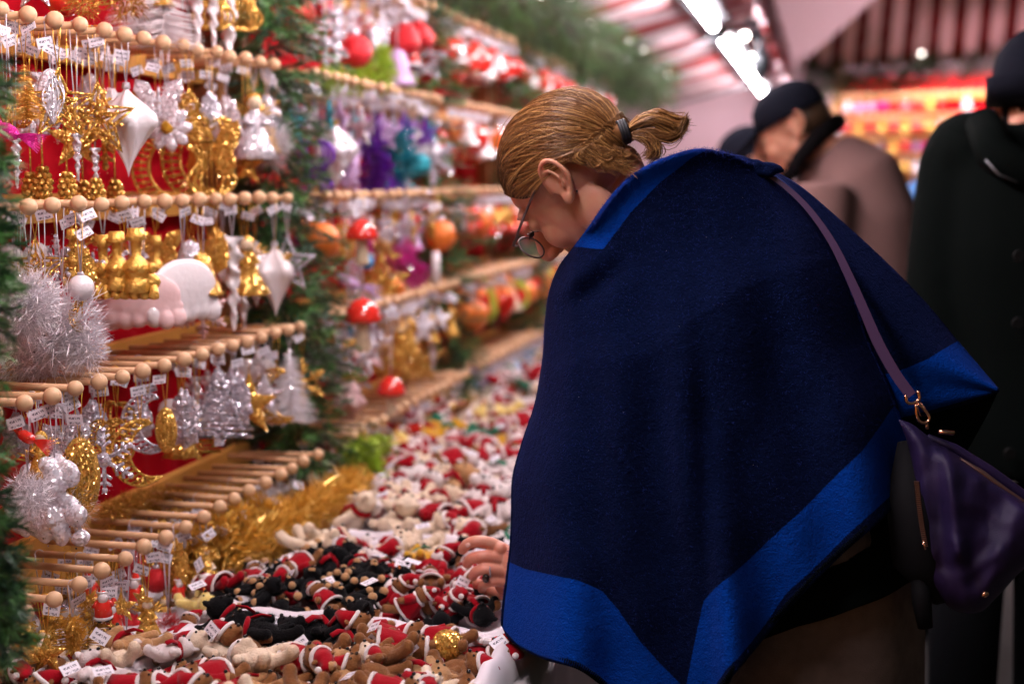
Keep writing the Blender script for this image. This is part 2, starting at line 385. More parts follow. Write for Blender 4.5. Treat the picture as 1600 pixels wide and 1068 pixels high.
# ------------------------------------------------------------------ fir garlands
def twig(mb, p, d, L, mk, nn=34):
    d = d.normalized(); q = p + d * L
    mb.tube([p, q], [.0022, .001], 'twig', 3, cap=False)
    a = d.orthogonal().normalized(); b = d.cross(a)
    vs = []; fs = []
    for i in range(nn):
        t = random.random() ** .8; c = p + d * L * t; an = random.uniform(0, 6.283)
        o = (a * math.cos(an) + b * math.sin(an)); nd = (o * .8 + d * random.uniform(.4, .9)).normalized() * random.uniform(.018, .030)
        sd = nd.cross(d).normalized() * .0013
        k = len(vs); vs += [c - sd, c + sd, c + nd]; fs.append((k, k + 1, k + 2))
    mb.add(vs, fs, mk, False)
def garland(path, rad, per_m, label, droop=.3):
    mb = MB(); pts = [Vector(p) for p in path]; L = sum((pts[i + 1] - pts[i]).length for i in range(len(pts) - 1))
    for _ in range(int(L * per_m)):
        u = random.random() * (len(pts) - 1); i = int(u); c = pts[i].lerp(pts[i + 1], u - i); ax = (pts[i + 1] - pts[i]).normalized()
        a = ax.orthogonal().normalized(); b = ax.cross(a); an = random.uniform(0, 6.283)
        d = (a * math.cos(an) + b * math.sin(an) + ax * random.uniform(-.6, .6)) + Vector((0, 0, -droop))
        twig(mb, c + d * random.uniform(0, rad * .5), d, rad * random.uniform(.5, 1.1), 'fir' if random.random() < .65 else 'firdark')
    g = MB(); 
    t = thing('fir_garland', label, 'garland', path[0], 'fir garlands on the left stall')
    o = mb.build('branch', t); o.location = -Vector(path[0])
    return t
GAPY = [1.25, 2.81, 4.045, 5.20, 6.38, 7.55]
glab = ['dark fir garland at the left edge of the picture before the nearest rack', 'green fir garland hanging between the nearest rack and the second',
        'green fir garland between the second and third rack', 'blurred fir garland between the third and fourth rack',
        'blurred fir garland beyond the fourth rack, behind the head', 'far fir garland closing the row of racks']
for i, yy in enumerate(GAPY):
    if i == 0:
        garland([P(-46, 60, 1.6), P(-38, 250, 1.58), P(-26, 350, 1.58), P(-36, 450, 1.58), P(-56, 600, 1.58), P(-46, 760, 1.6), P(-12, 880, 1.62), P(-8, 960, 1.62), P(-25, 1080, 1.64)], .036, 520, glab[0]); continue
    garland([(-1.17, yy, EYE + .75), (-1.14, yy, EYE + .4), (-1.13, yy, EYE + .05), (-1.10, yy + .01, EYE - .3), (-1.08, yy, EYE - .62)], .115, 760 if i < 2 else 420, glab[i])
garland([(-1.12, 2.5, EYE + .80), (-1.08, 4.2, EYE + .70), (-1.05, 5.6, EYE + .645), (-1.05, 7.2, EYE + .62), (-1.08, 9.2, EYE + .58)], .17, 520, 'thick fir garland running along the top of the racks under the awning')
gl = thing('fairy_lights', 'string of tiny lit white bulbs wound through the fir garlands', 'fairy lights')
bm_ = MB(); bm_.ball((0, 0, 0), .0045, 'bulb', 8, 5); bm_ = bm_.mesh('bulb')
wp = []
for k in range(30):
    y = 3.2 + k * .19; wp.append((-.98 + .06 * math.sin(k * 2.1), y, EYE + .68 + .07 * math.sin(k * 1.3)))
    link('bulb', bm_, gl, wp[-1])
wm = MB(); wm.tube(wp, .0015, 'twig', 4); wm.build('wire', gl)
# ------------------------------------------------------------------ striped awning over the left stall
SA = stripe_mat('striped_awning_canvas', 'Y', .52, (.34, .001, .006), (.62, .47, .52), duty=.46)
aw = thing('striped_awning', 'red and white striped canvas awning rising over the left stall', 'awning')
q = MB(); NX, NY = 16, 260; AY0, AY1 = 0.6, 11.4
def aw_pt(s, y):
    x = -1.26 + s * .98; z = EYE + .60 + s * .27
    z += .030 * math.sin(y * 6.283 / 1.04) * (.35 + .65 * (1 - s)) + .012 * math.sin(y * 17 + s * 3)
    return (x, y, z)
vs = [aw_pt(i / NX, AY0 + (AY1 - AY0) * j / NY) for i in range(NX + 1) for j in range(NY + 1)]
fs = [(i * (NY + 1) + j, i * (NY + 1) + j + 1, (i + 1) * (NY + 1) + j + 1, (i + 1) * (NY + 1) + j) for i in range(NX) for j in range(NY)]
q.add(vs, fs, SA); o = q.build('canvas', aw); so = o.modifiers.new('s', 'SOLIDIFY'); so.thickness = .002
for (sx, zz, nm, drop) in ((1.0, 0, 'front_valance', .24), (0.0, 0, 'back_valance', .07)):
    q = MB(); vs = []
    for k in range(7):
        for j in range(NY + 1):
            y = AY0 + (AY1 - AY0) * j / NY; p = aw_pt(sx, y); sc = abs(math.sin(y * math.pi / .60)) ** .6
            vs.append((p[0] + .02 * math.sin(y * 26) * k / 6 + (.004 if sx else -.004), y, p[2] - .002 - drop * (.7 + .3 * sc) * k / 6))
    fs = [(k * (NY + 1) + j, k * (NY + 1) + j + 1, (k + 1) * (NY + 1) + j + 1, (k + 1) * (NY + 1) + j) for k in range(6) for j in range(NY)]
    q.add(vs, fs, SA); q.build(nm, aw).modifiers.new('s', 'SOLIDIFY').thickness = .002
for y in (AY0 + .1, 4.0, 7.6, AY1 - .1):
    q = MB(); q.tube([(-1.30, y, EYE + .56), (-.30, y, EYE + .80)], .014, 'steel', 8); q.tube([(-1.32, y, 0), (-1.32, y, EYE + .58)], .03, 'steel', 8); q.build('frame_bar', aw)
# tube lamps under the awning; the farthest is added to light the end wall
TY = [(.75, 2.05), (2.35, 3.65), (3.95, 5.0), (5.3, 6.6), (7.2, 8.5), (8.75, 10.2), (10.5, 11.9)]
for k, (a, b) in enumerate(TY):
    t = thing('tube_lamp', 'lit white tube lamp under the striped awning, %s in the row from the camera' % ORD[k], 'lamp', (-.52, (a + b) / 2, EYE + .69), 'tube lamps under the awning')
    h = (b - a) / 2
    q = MB(); q.tube([(0, -h, 0), (0, h, 0)], .018, 'tube', 12); q.build('tube', t)
    q = MB(); q.box((.0, 0, .032), (.15, 2 * h + .04, .02), 'lampcase'); q.box((0, -h - .012, .008), (.05, .02, .045), 'lampcase'); q.box((0, h + .012, .008), (.05, .02, .045), 'lampcase')  # top plate widened to block lamplight rising onto the awning
    q.build('housing', t)
    q = MB(); q.tube([(.0, -h * .6, .04), (.0, -h * .6, .10)], .005, 'steel', 6); q.tube([(.0, h * .6, .04), (0, h * .6, .10)], .005, 'steel', 6); q.build('hanger', t)
fl = thing('lamp_bracket', 'dark metal lamp bracket hanging beside the bright tube lamps', 'bracket')
q = MB()
for (px, py) in ((1180, 40), (1190, 100)):
    q.ball(P(px, py, 7.6), (.05, .07, .09), 'lampcase', 10, 8)
q.tube([P(1190, -30, 7.6), P(1183, 40, 7.6), P(1196, 110, 7.6)], .02, 'lampcase', 6); q.build('arm', fl)
gb = MB()
for (px, py, r) in ((1163, 56, .020), (1174, 90, .014), (1130, 6, .026)):
    b2 = MB(); b2.ball((0, 0, 0), r, 'bulb', 12, 8); o = b2.build('globe_bulb', fl); o.location = P(px, py, 7.4)
# ------------------------------------------------------------------ table of the left stall
TZ = EYE - .70
tb = thing('display_table', 'long table under a white cloth below the ornament racks', 'table', (0, 0, 0))
q = MB(); q.box((-.83, 4.4, TZ - .03), (.80, 6.4, .03), 'board2'); q.build('table_top', tb)
for y in (1.4, 4.3, 7.3):
    for x in (-.5, -1.15):
        q = MB(); q.box((x, y, (TZ - .045) / 2), (.05, .05, TZ - .045), 'board2'); q.build('leg', tb)
tc_ = thing('white_tablecloth', 'crumpled white cloth covering the toy table and hanging over its front', 'tablecloth')
q = MB(); NXc, NYc = 30, 200; vs = []
for i in range(NXc + 1):
    for j in range(NYc + 1):
        y = 1.15 + 6.5 * j / NYc; s = i / NXc
        if s < .6: x = -1.25 + .84 * s / .6; z = TZ + .006 * mnoise.noise(Vector((x * 14, y * 14, 0)))
        else:
            u = (s - .6) / .4; x = -.41 + .015 + .02 * math.sin(y * 40 + math.sin(y * 9)) * min(1, u * 3) * (.4 + u); z = TZ - .72 * u
            z += 0 if u > .1 else .002
        vs.append((x, y, z))
fs = [(i * (NYc + 1) + j, (i + 1) * (NYc + 1) + j, (i + 1) * (NYc + 1) + j + 1, i * (NYc + 1) + j + 1) for i in range(NXc) for j in range(NYc)]
q.add(vs, fs, 'cloth'); q.build('cloth', tc_)
# ------------------------------------------------------------------ heads
def head_mb(neck=None):
    m = MB(); k = 'skin'
    B = lambda c, r: m.ball(c, r, k, 24, 16)
    B((-.004, 0, .018), (.086, .071, .074)); B((.03, 0, -.02), (.062, .060, .085)); B((.038, 0, -.07), (.05, .046, .04))
    B((.074, 0, -.098), (.018, .02, .016)); B((.062, 0, -.055), (.032, .032, .035))
    for s in (-1, 1):
        B((.058, s * .034, -.032), (.027, .022, .026)); B((.0, s * .052, -.055), (.03, .012, .035))
        B((.074, s * .028, .017), (.011, .024, .010)); B((.0735, s * .031, -.002), (.014, .015, .011))
        B((.104, s * .011, -.040), (.010, .0075, .0075))
        m.tube([(.02, s * .045, -.08), (.06, s * .02, -.098)], .014, k, 10)
    m.tube([(.086, 0, .012), (.100, 0, -.008), (.114, 0, -.030)], [.009, .0095, .0125], k, 12)
    B((.116, 0, -.034), (.0115, .0115, .011))
    B((.092, 0, -.064), (.010, .021, .0055)); B((.089, 0, -.074), (.010, .018, .0065))
    m.tube(neck or [(-.02, 0, -.03), (-.035, 0, -.09), (-.045, 0, -.15)], [.056, .052, .060], k, 18)
    B((.036, 0, .030), (.048, .055, .038))
    m0 = m; m = MB()
    for s in (-1, 1):       # ear: helix, lobe, bowl, tragus
        c = [(.014, .074, -.014), (.015, .080, .004), (.008, .087, .022), (-.006, .091, .031), (-.020, .092, .026), (-.028, .090, .008), (-.024, .086, -.010), (-.014, .082, -.024), (-.004, .078, -.031), (.004, .075, -.027)]
        c = [(x - .006, s * (y - .002), z) for x, y, z in c]
        m.tube([tuple(p) for p in catmull(c, 26)], .0036, k, 8)
        m.ball((-.013, s * .077, .004), (.020, .0045, .026), k, 16, 10, Matrix.Rotation(s * R(14), 3, 'Z'))
        m.ball((-.012, s * .080, -.024), (.0085, .004, .009), k, 12, 8)
        m.tube([tuple(p) for p in catmull([(-.018, s * .083, -.012), (-.020, s * .087, .006), (-.010, s * .087, .018), (-.002, s * .084, .016)], 12)], .0026, k, 7)
        m.ball((.004, s * .077, -.006), (.004, .005, .006), k, 10, 7)
    T = Matrix.Translation((-.012, 0, .003)); m0.merge(m, T @ Matrix.Rotation(R(-24), 4, 'Y') @ Matrix.Diagonal((.86, 1, .98, 1)) @ T.inverted())
    return m0
_head = None
def head_mesh():
    global _head
    if _head is None: _head = organic(head_mb(), .0020, 5, .5, ['skin'])
    return _head
def basis(Fv, Uv):
    f = Fv.normalized(); u = (Uv - f * Uv.dot(f)).normalized(); s = u.cross(f)
    return Matrix((f, s, u)).transposed()
def cv(r, u, b): return RV * r + UV_ * u + BV * b          # direction given as right/up/toward the viewer
HELL = Vector((.090, .075, .078)); HC = Vector((-.004, 0, .018))
def surf(dv, off=0.0):
    d = Vector((dv.x / HELL.x, dv.y / HELL.y, dv.z / HELL.z)).normalized()
    return HC + Vector((d.x * (HELL.x + off), d.y * (HELL.y + off), d.z * (HELL.z + off)))
def strand(mb, pts, r, m='hair'): mb.tube(pts, [r * .8] + [r] * (len(pts) - 2) + [r * .35], m, 3, cap=False)
def hair_pulled_back(tie, n, parent):
    """combed strands from the hairline over the skull to the tie"""
    cap = MB(); rnd = random.Random(3)
    tdir = (tie - HC)
    hl = [(.074, .0, .062), (.070, .026, .058), (.061, .050, .044), (.042, .066, .024), (.022, .0755, .016), (.006, .078, .026), (-.022, .078, .028), (-.036, .076, .010), (-.046, .070, -.016), (-.060, .056, -.030), (-.072, .03, -.038), (-.078, .0, -.038),
          (-.072, -.03, -.038), (-.060, -.056, -.030), (-.046, -.070, -.016), (-.022, -.078, .028), (.022, -.0755, .016), (.042, -.066, .024), (.061, -.050, .044), (.070, -.026, .058), (.074, 0, .062)]
    line = catmull(hl, 240)
    # scalp shell: fans from hairline to tie
    NS = 22; vs = []
    def path(a, off, jit=0.0, k=NS):
        p0 = Vector(a) - HC; q0 = tdir.copy(); res = []
        A = Vector((p0.x / HELL.x, p0.y / HELL.y, p0.z / HELL.z)); la = A.length; A.normalize()
        Bq = Vector((q0.x / HELL.x, q0.y / HELL.y, q0.z / HELL.z)); lb = Bq.length; Bq.normalize()
        om = math.acos(max(-1, min(1, A.dot(Bq)))); om = max(om, .02)
        # let the strands arch upward over the crown a little
        for i in range(k):
            t = i / (k - 1); g = max(-.15, min(1, (A.x - .35 - .4 * abs(A.y)) / .5)); h = 1.75 * g + .16
            Cc = Vector((A.x * .25 - .3 * (1 - abs(g)) - .10, A.y * (1.25 + .3 * (1 - g)), h + .12)) 
            t2 = t * .5 + .5 * t ** 1.4
            d = A * (1 - t2) ** 2 + Cc * 2 * t2 * (1 - t2) + Bq * t2 * t2; d.normalize()
            rr = 1 + (la - 1) * (1 - t) ** 3 * .9
            o = off * (math.sin(math.pi * min(1, t * 1.0)) ** .5) * (1 - t ** 6 * .6) + jit * math.sin(t * 5 + jit * 900)
            res.append(HC + Vector((d.x * (HELL.x + o) * rr, d.y * (HELL.y + o) * rr, d.z * (HELL.z + o) * rr)))
        return res
    for a in line: vs += path(a, .003)
    n2 = len(line); fs = [(i * NS + j, ((i + 1)) * NS + j, ((i + 1)) * NS + j + 1, i * NS + j + 1) for i in range(n2 - 1) for j in range(NS - 1)]
    cap.add(vs, fs, 'scalp'); cap.build('scalp_hair', parent)
    st = MB()
    for k in range(n):
        u = rnd.random() * (n2 - 2); i = int(u); a = Vector(line[i]).lerp(Vector(line[i + 1]), u - i)
        inn = rnd.random() ** 1.3 * .86
        b = path(a, 0, 0, 14)
        x = inn * 11; j = int(x); a2 = b[j].lerp(b[j + 1], x - j)
        clump = .0022 * mnoise.noise(Vector((u * .16, inn * 1.5, 0)))
        pp = path(a2, .0062 + clump + rnd.uniform(-.002, .0022), rnd.uniform(-.0012, .0012), 15)
        wv = rnd.uniform(-.0012, .0012); ph = rnd.random() * 6
        pp = [p + Vector((0, wv * math.sin(i * .9 + ph), wv * math.cos(i * .7 + ph))) for i, p in enumerate(pp)]
        strand(st, pp, rnd.uniform(.00028, .0005))
    # stray hairs
    for k in range(60):
        a = Vector(line[rnd.randrange(n2)]); pp = path(a, .010 + rnd.random() * .006, rnd.uniform(-.004, .004), 12)
        pp = pp[:rnd.randint(5, 10)]; strand(st, pp, .00025)
    st.build('hair_strands', parent)
# ------------------------------------------------------------------ the woman
wo = thing('person', 'woman in navy poncho with bright blue bands bending over the toys', 'person', (.12, 1.98, 0))
W0 = Vector(wo.location)
def child(name, mb_or_me, parent=wo, org=W0):
    me = mb_or_me.mesh(name) if isinstance(mb_or_me, MB) else mb_or_me
    o = link(name, me, parent); o.location = -org; return o
# head
HF = cv(-.50, -.70, -.50); HU = cv(-.78, .62, -.06)
HM = basis(HF, HU)
HCEN = P(897, 268, 1.95)
MH = Matrix.Translation(HCEN - W0) @ HM.to_4x4() @ Matrix.Scale(1.06, 4)
_i = (Matrix.Translation(W0) @ MH).inverted()
hb = link('head', organic(head_mb([(-.02, 0, -.03), tuple(_i @ P(968, 325, 1.985)), tuple(_i @ P(1010, 370, 2.03))]), .0020, 5, .5, ['skin']), wo)
hb.matrix_local = MH
TIE = Vector((-.090, .022, -.024))
hair = link('hair', None, wo); hair.matrix_local = MH
hair_pulled_back(TIE, 5200, hair)
# ponytail, worked out in the picture plane's directions then brought into head space
MI = (Matrix.Translation(W0) @ MH).inverted()
def hp(px, py, d): return MI @ P(px, py, d)
tie_w = Matrix.Translation(W0) @ MH @ TIE
td = -(CM.inverted() @ tie_w).z
pt = MB(); rnd = random.Random(5)
tp = (CM.inverted() @ tie_w); tpx, tpy = 800 + tp.x / td * F, 534 - tp.y / td * F
def PT(dx, dy, dd=0): return hp(tpx + dx, tpy + dy, td + dd)
for k in range(900):
    r1, r2 = rnd.gauss(0, 1), rnd.gauss(0, 1)
    kind = rnd.random()
    if kind < .62: ctl = [(-4, 0), (12, -8), (32, -20 - r1 * 1.5), (55, -24 + r1 * 3), (78, -14 + r1 * 5), (92 + r2 * 6, -8 + r1 * 7)]
    elif kind < .85: ctl = [(-4, 2), (14, 4), (34, 4 + r1 * 3), (50 + r2 * 3, 16 + r1 * 3), (54 + r2 * 5, 30 + r1 * 3), (44 + r2 * 6, 38 + r1 * 3)]
    else: ctl = [(-4, 4), (14, 2), (48, 0 + r1 * 4), (76, 8 + r1 * 3), (92, -2 + r1 * 4), (102 + r2 * 3, -22 + r1 * 4)]
    wdt = [0, 3, 6, 7, 6, 3]
    off = (rnd.gauss(0, .8), rnd.gauss(0, .8)); dz = rnd.gauss(0, .006)
    pts = [PT(x + off[0] * wdt[i] * .4, y + off[1] * wdt[i] * .75, .0 + dz * wdt[i] / 6 - .002) for i, (x, y) in enumerate(ctl)]
    strand(pt, [tuple(p) for p in catmull(pts, 12)], .00055)
for k in range(220):     # loose wisps at the nape
    x0 = rnd.uniform(-60, -5); y0 = rnd.uniform(18, 52)
    c = [(x0, y0), (x0 + 14, y0 + 8 + rnd.uniform(-6, 6)), (x0 + 30 + rnd.uniform(-8, 8), y0 + 10 + rnd.uniform(-10, 12))]
    strand(pt, [tuple(p) for p in catmull([PT(x, y, -.022 - rnd.random() * .004) for x, y in c], 8)], .0004)
for (cx, cy) in ((-22, 36), (8, 30), (-40, 46)):
    for k in range(26):
        a = rnd.uniform(0, .6); c = [(cx + 9 * math.cos(a + q), cy + 8 * math.sin(a + q) + rnd.uniform(-1, 1)) for q in (0, 1.2, 2.4, 3.4)]
        strand(pt, [tuple(p) for p in catmull([PT(x, y, -.024 - rnd.random() * .004) for x, y in c], 8)], .0004)
pt.build('ponytail', hair)
tb_ = MB()
tf = (Vector(PT(30, -12)) - Vector(PT(-6, 0))).normalized()
ta = tf.orthogonal().normalized(); tb2 = tf.cross(ta)
for q in (-.0025, .001, .0045):
    c = TIE + tf * (q + .002); rr = .0138
    tb_.tube([c + (ta * math.cos(a) + tb2 * math.sin(a)) * rr for a in [i * 6.283 / 18 for i in range(18)]], .0027, 'tie', 6, closed=True)
tb_.ball(TIE + tf * .002, .0132, 'hair', 12, 8)
tb_.build('hair_tie', hair)
# eyes and lips
e = MB()
for s in (-1, 1): e.ball((.0795, s * .031, -.002), .0095, 'eye', 14, 10)
eo = e.build('eyes', wo); eo.matrix_local = MH
e = MB(); 
for s in (-1, 1):
    for q in range(16):
        y = s * (.022 + q * .0012); e.tube([(.091, y, -.003), (.097, y * 1.03, -.007)], .0004, 'eye', 3)
    e.tube([(.088, s * .014, .0165), (.088, s * .03, .0215), (.078, s * .046, .017)], [.001, .0022, .001], 'hair', 5)
eo = e.build('lashes_and_brows', wo); eo.matrix_local = MH
e = MB(); e.ball((.0955, 0, -.0645), (.0075, .019, .004), 'lip', 14, 8); e.ball((.0925, 0, -.073), (.0078, .016, .0048), 'lip', 14, 8)
eo = e.build('lips', wo); eo.matrix_local = MH
e = MB(); e.ball((-.017, .0825, -.026), .0014, 'dot', 8, 6); eo = e.build('ear_stud', wo); eo.matrix_local = MH
# glasses worn low
gs = link('glasses', None, wo); gs.matrix_local = MH @ Matrix.Translation((.004, 0, -.002))
for s in (-1, 1):
    ring = [(.104 - abs(math.cos(a)) * .001, s * .034 + .024 * math.cos(a), -.012 + .0185 * math.sin(a)) for a in [i * 6.283 / 28 for i in range(28)]]
    q = MB(); q.tube(ring, .0013, 'frame', 6, closed=True); q.tube([(.104, s * .008, .002), (.108, 0, .006)], .001, 'frame', 5); q.build('rim', gs)
    q = MB(); q.add([Vector((.104, s * .034, -.004))] + [Vector(p) for p in ring], [(0, 1 + i, 1 + (i + 1) % 28) for i in range(28)], 'lens', False)
    q.build('lens', gs)
    q = MB(); q.tube([(.1035, s * .054, .002), (.101, s * .066, .005), (.055, s * .0735, .014), (.006, s * .0785, .022), (-.008, s * .080, .022)], [.0014, .0022, .0020, .0017, .001], 'frame', 6); q.build('temple', gs)
# ---------------- poncho
def coons(top, bot, left, right, nu, nv):
    T, B_, L, Rr = catmull(top, nu), catmull(bot, nu), catmull(left, nv), catmull(right, nv); g = []
    for j in range(nv):
        v = j / (nv - 1); row = []
        for i in range(nu):
            u = i / (nu - 1)
            p = (1 - v) * T[i] + v * B_[i] + (1 - u) * L[j] + u * Rr[j] - ((1 - u) * (1 - v) * T[0] + u * (1 - v) * T[-1] + (1 - u) * v * B_[0] + u * v * B_[-1])
            row.append(p)
        g.append(row)
    return g
def sdist(p, poly):
    """signed distance (px) to polygon, inside positive"""
    x, y = p; ins = False; best = 1e9; n = len(poly)
    for i in range(n):
        x1, y1 = poly[i]; x2, y2 = poly[(i + 1) % n]
        if (y1 > y) != (y2 > y) and x < (x2 - x1) * (y - y1) / (y2 - y1) + x1: ins = not ins
        dx, dy = x2 - x1, y2 - y1; t = max(0, min(1, ((x - x1) * dx + (y - y1) * dy) / (dx * dx + dy * dy + 1e-9)))
        d = math.hypot(x - x1 - t * dx, y - y1 - t * dy)
        if d < best: best = d
    return best if ins else -best
def wool():
    m = mat('poncho_wool', (.0, .0, .0), .95, 0, sheen=.12); t = m.node_tree; b = t.nodes['Principled BSDF']
    b.inputs['Sheen Tint'].default_value = (.12, .16, .75, 1); b.inputs['Specular IOR Level'].default_value = .05
    at = t.nodes.new('ShaderNodeAttribute'); at.attribute_name = 'band'
    tc = t.nodes.new('ShaderNodeTexCoord')
    n = t.nodes.new('ShaderNodeTexNoise'); n.inputs['Scale'].default_value = 420; n.inputs['Detail'].default_value = 6
    n2 = t.nodes.new('ShaderNodeTexNoise'); n2.inputs['Scale'].default_value = 110; n2.inputs['Detail'].default_value = 5
    t.links.new(tc.outputs['Object'], n.inputs['Vector']); t.links.new(tc.outputs['Object'], n2.inputs['Vector'])
    # thresholds with a little weave wobble
    s = t.nodes.new('ShaderNodeMath'); s.operation = 'MULTIPLY_ADD'; s.inputs[1].default_value = 3.0; s.inputs[2].default_value = -1.5
    t.links.new(n.outputs[0], s.inputs[0])
    a = t.nodes.new('ShaderNodeMath'); a.operation = 'ADD'; t.links.new(at.outputs['Fac'], a.inputs[0]); t.links.new(s.outputs[0], a.inputs[1])
    r = t.nodes.new('ShaderNodeMapRange'); r.inputs[1].default_value = -.5; r.inputs[2].default_value = .5; t.links.new(a.outputs[0], r.inputs[0])
    def two(c1, c2):
        x = t.nodes.new('ShaderNodeMix'); x.data_type = 'RGBA'; x.inputs[6].default_value = (*c1, 1); x.inputs[7].default_value = (*c2, 1)
        t.links.new(n2.outputs[0], x.inputs[0]); return x
    na = two((.0016, .0040, .023), (.0026, .0085, .046)); br = two((.0007, .038, .30), (.001, .056, .42))
    mx = t.nodes.new('ShaderNodeMix'); mx.data_type = 'RGBA'; t.links.new(r.outputs[0], mx.inputs[0])
    t.links.new(na.outputs[2], mx.inputs[6]); t.links.new(br.outputs[2], mx.inputs[7]); t.links.new(mx.outputs[2], b.inputs['Base Color'])
    bp = t.nodes.new('ShaderNodeBump'); bp.inputs['Strength'].default_value = .8; bp.inputs['Distance'].default_value = .004
    ad = t.nodes.new('ShaderNodeMath'); ad.operation = 'ADD'; t.links.new(n.outputs[0], ad.inputs[0]); t.links.new(n2.outputs[0], ad.inputs[1])
    t.links.new(ad.outputs[0], bp.inputs['Height']); t.links.new(bp.outputs[0], b.inputs['Normal'])
    return m
M['wool'] = wool()
BANDS = [
    [(1100, 228), (1000, 250), (890, 388), (908, 386), (925, 389), (943, 390), (985, 332), (1030, 285), (1078, 246), (1120, 225)],
    [(780, 860), (797, 877), (822, 888), (862, 897), (900, 905), (940, 922), (968, 952), (1000, 1000), (1030, 1035), (1068, 1072), (1120, 1130), (1000, 1130), (955, 1078), (930, 1056), (890, 1036), (845, 1023), (812, 1006), (793, 986), (775, 970)],
    [(1100, 938), (1130, 908), (1180, 862), (1240, 808), (1300, 750), (1345, 704), (1370, 670), (1394, 634), (1450, 700), (1436, 722), (1402, 762), (1350, 810), (1290, 868), (1230, 925), (1185, 985), (1140, 1040), (1100, 1100), (1060, 1130), (1085, 1010)]]
BAND_FLAP = [[(1360, 588), (1400, 580), (1450, 560), (1496, 533), (1600, 560), (1570, 604), (1548, 612), (1500, 625), (1455, 638), (1400, 652), (1380, 645)]]
def band_val(p, bands): return max(sdist(p, b) for b in bands)
top = [(905, 388), (925, 352), (950, 315), (978, 283), (1005, 263), (1045, 245), (1092, 233), (1135, 240), (1165, 252), (1192, 262)]
left = [(905, 388), (880, 410), (862, 450), (854, 500), (850, 560), (838, 630), (818, 690), (803, 745), (801, 800), (799, 850), (793, 900), (787, 945), (785, 975)]
bot = [(785, 975), (802, 1002), (850, 1028), (905, 1045), (955, 1082), (1010, 1130), (1075, 1142), (1115, 1096), (1160, 1035), (1225, 958), (1300, 880), (1380, 806), (1430, 745)]
right = [(1192, 262), (1240, 300), (1280, 350), (1312, 410), (1336, 470), (1352, 520), (1370, 560), (1392, 610), (1412, 672), (1430, 745)]
def back_depth(u, v, px, py):
    e = max(0, 1 - (2 * u - 1) ** 2) ** .5
    d = 2.02 - .17 * e * (.55 + .45 * min(1, v * 3))
    d += .05 * (1 - v) ** 2 * u                      # shoulder recedes
    f = max(0, v - .12) ** 1.2
    d += .034 * f * math.sin(2 * math.pi * (u * 2.9 + .10) + 1.2 * v)
    d += .020 * f * math.sin(2 * math.pi * (u * 5.3 + .35) - 2.2 * v)
    g = math.exp(-((px - (1088 + (py - 450) * .045)) / 22) ** 2) * min(1, max(0, (py - 470) / 200)) 
    d += .026 * g
    d += .008 * mnoise.noise(Vector((px * .006, py * .005, 3))) + .004 * mnoise.noise(Vector((px * .018, py * .012, 9)))
    d += .012 * math.exp(-(((px - 905) / 60) ** 2 + ((py - 430) / 45) ** 2)) * math.sin((px + py) * .06)
    d -= .075 * math.exp(-v / .16) * min(1, u * 6 + .25)
    d -= .012 * math.exp(-((v) / .03) ** 2)          # rolled neck edge
    return d
def sheet(grid, dfun, bands, th, name, mt='wool'):
    nv, nu = len(grid), len(grid[0]); vs = []; bd = []; cols = nu
    for j in range(nv):
        for i in range(nu):
            px, py = grid[j][i][:2]; u, v = i / (nu - 1), j / (nv - 1)
            vs.append(P(px, py, dfun(u, v, px, py))); bd.append(max(-60, min(60, band_val((px, py), bands))) if bands else -60)
    fs = [(j * cols + i, (j + 1) * cols + i, (j + 1) * cols + i + 1, j * cols + i + 1) for j in range(nv - 1) for i in range(nu - 1)]
    m = MB(); m.add(vs, fs, mt); me = m.mesh(name)
    at = me.attributes.new('band', 'FLOAT', 'POINT'); at.data.foreach_set('value', bd)
    o = child(name, me); so = o.modifiers.new('s', 'SOLIDIFY'); so.thickness = th; so.offset = 0; so.use_rim = True
    return o
G = coons(top, bot, left, right, 120, 130)
G2 = [[g + (0,) if len(g) == 2 else g for g in row] for row in G]
sheet(G, back_depth, BANDS, .005, 'poncho_back')
fbot = [(785, 975), (802, 1002), (850, 1028), (905, 1045), (955, 1082), (1010, 1130), (1075, 1135), (1120, 1045), (1165, 1008), (1225, 985), (1300, 962), (1380, 932), (1436, 900)]
fright = right[:-1] + [(1430, 745), (1436, 900)]
sheet(coons(top, fbot, left, fright, 60, 60), lambda u, v, px, py: 2.02 + .19 * (max(0, 1 - (2 * u - 1) ** 2) ** .5) + .02 * math.sin(u * 20) * v + .05 * (1 - v) ** 2 * u, None, .005, 'poncho_front')
ul = coons([(1080, 1000), (1180, 900), (1300, 800), (1425, 720)], [(1090, 1085), (1130, 1030), (1165, 1008), (1225, 985), (1300, 962), (1380, 932), (1438, 898)], [(1080, 1000), (1085, 1040), (1090, 1085)], [(1425, 720), (1436, 800), (1440, 850), (1438, 898)], 60, 30)
sheet(ul, lambda u, v, px, py: 1.945 + .09 * u ** 3 * (1 - v) - .01 * math.sin(math.pi * u) * v + .014 * math.sin(u * 13 + v * 2) * v, None, .005, 'poncho_inner_layer', 'coatb')
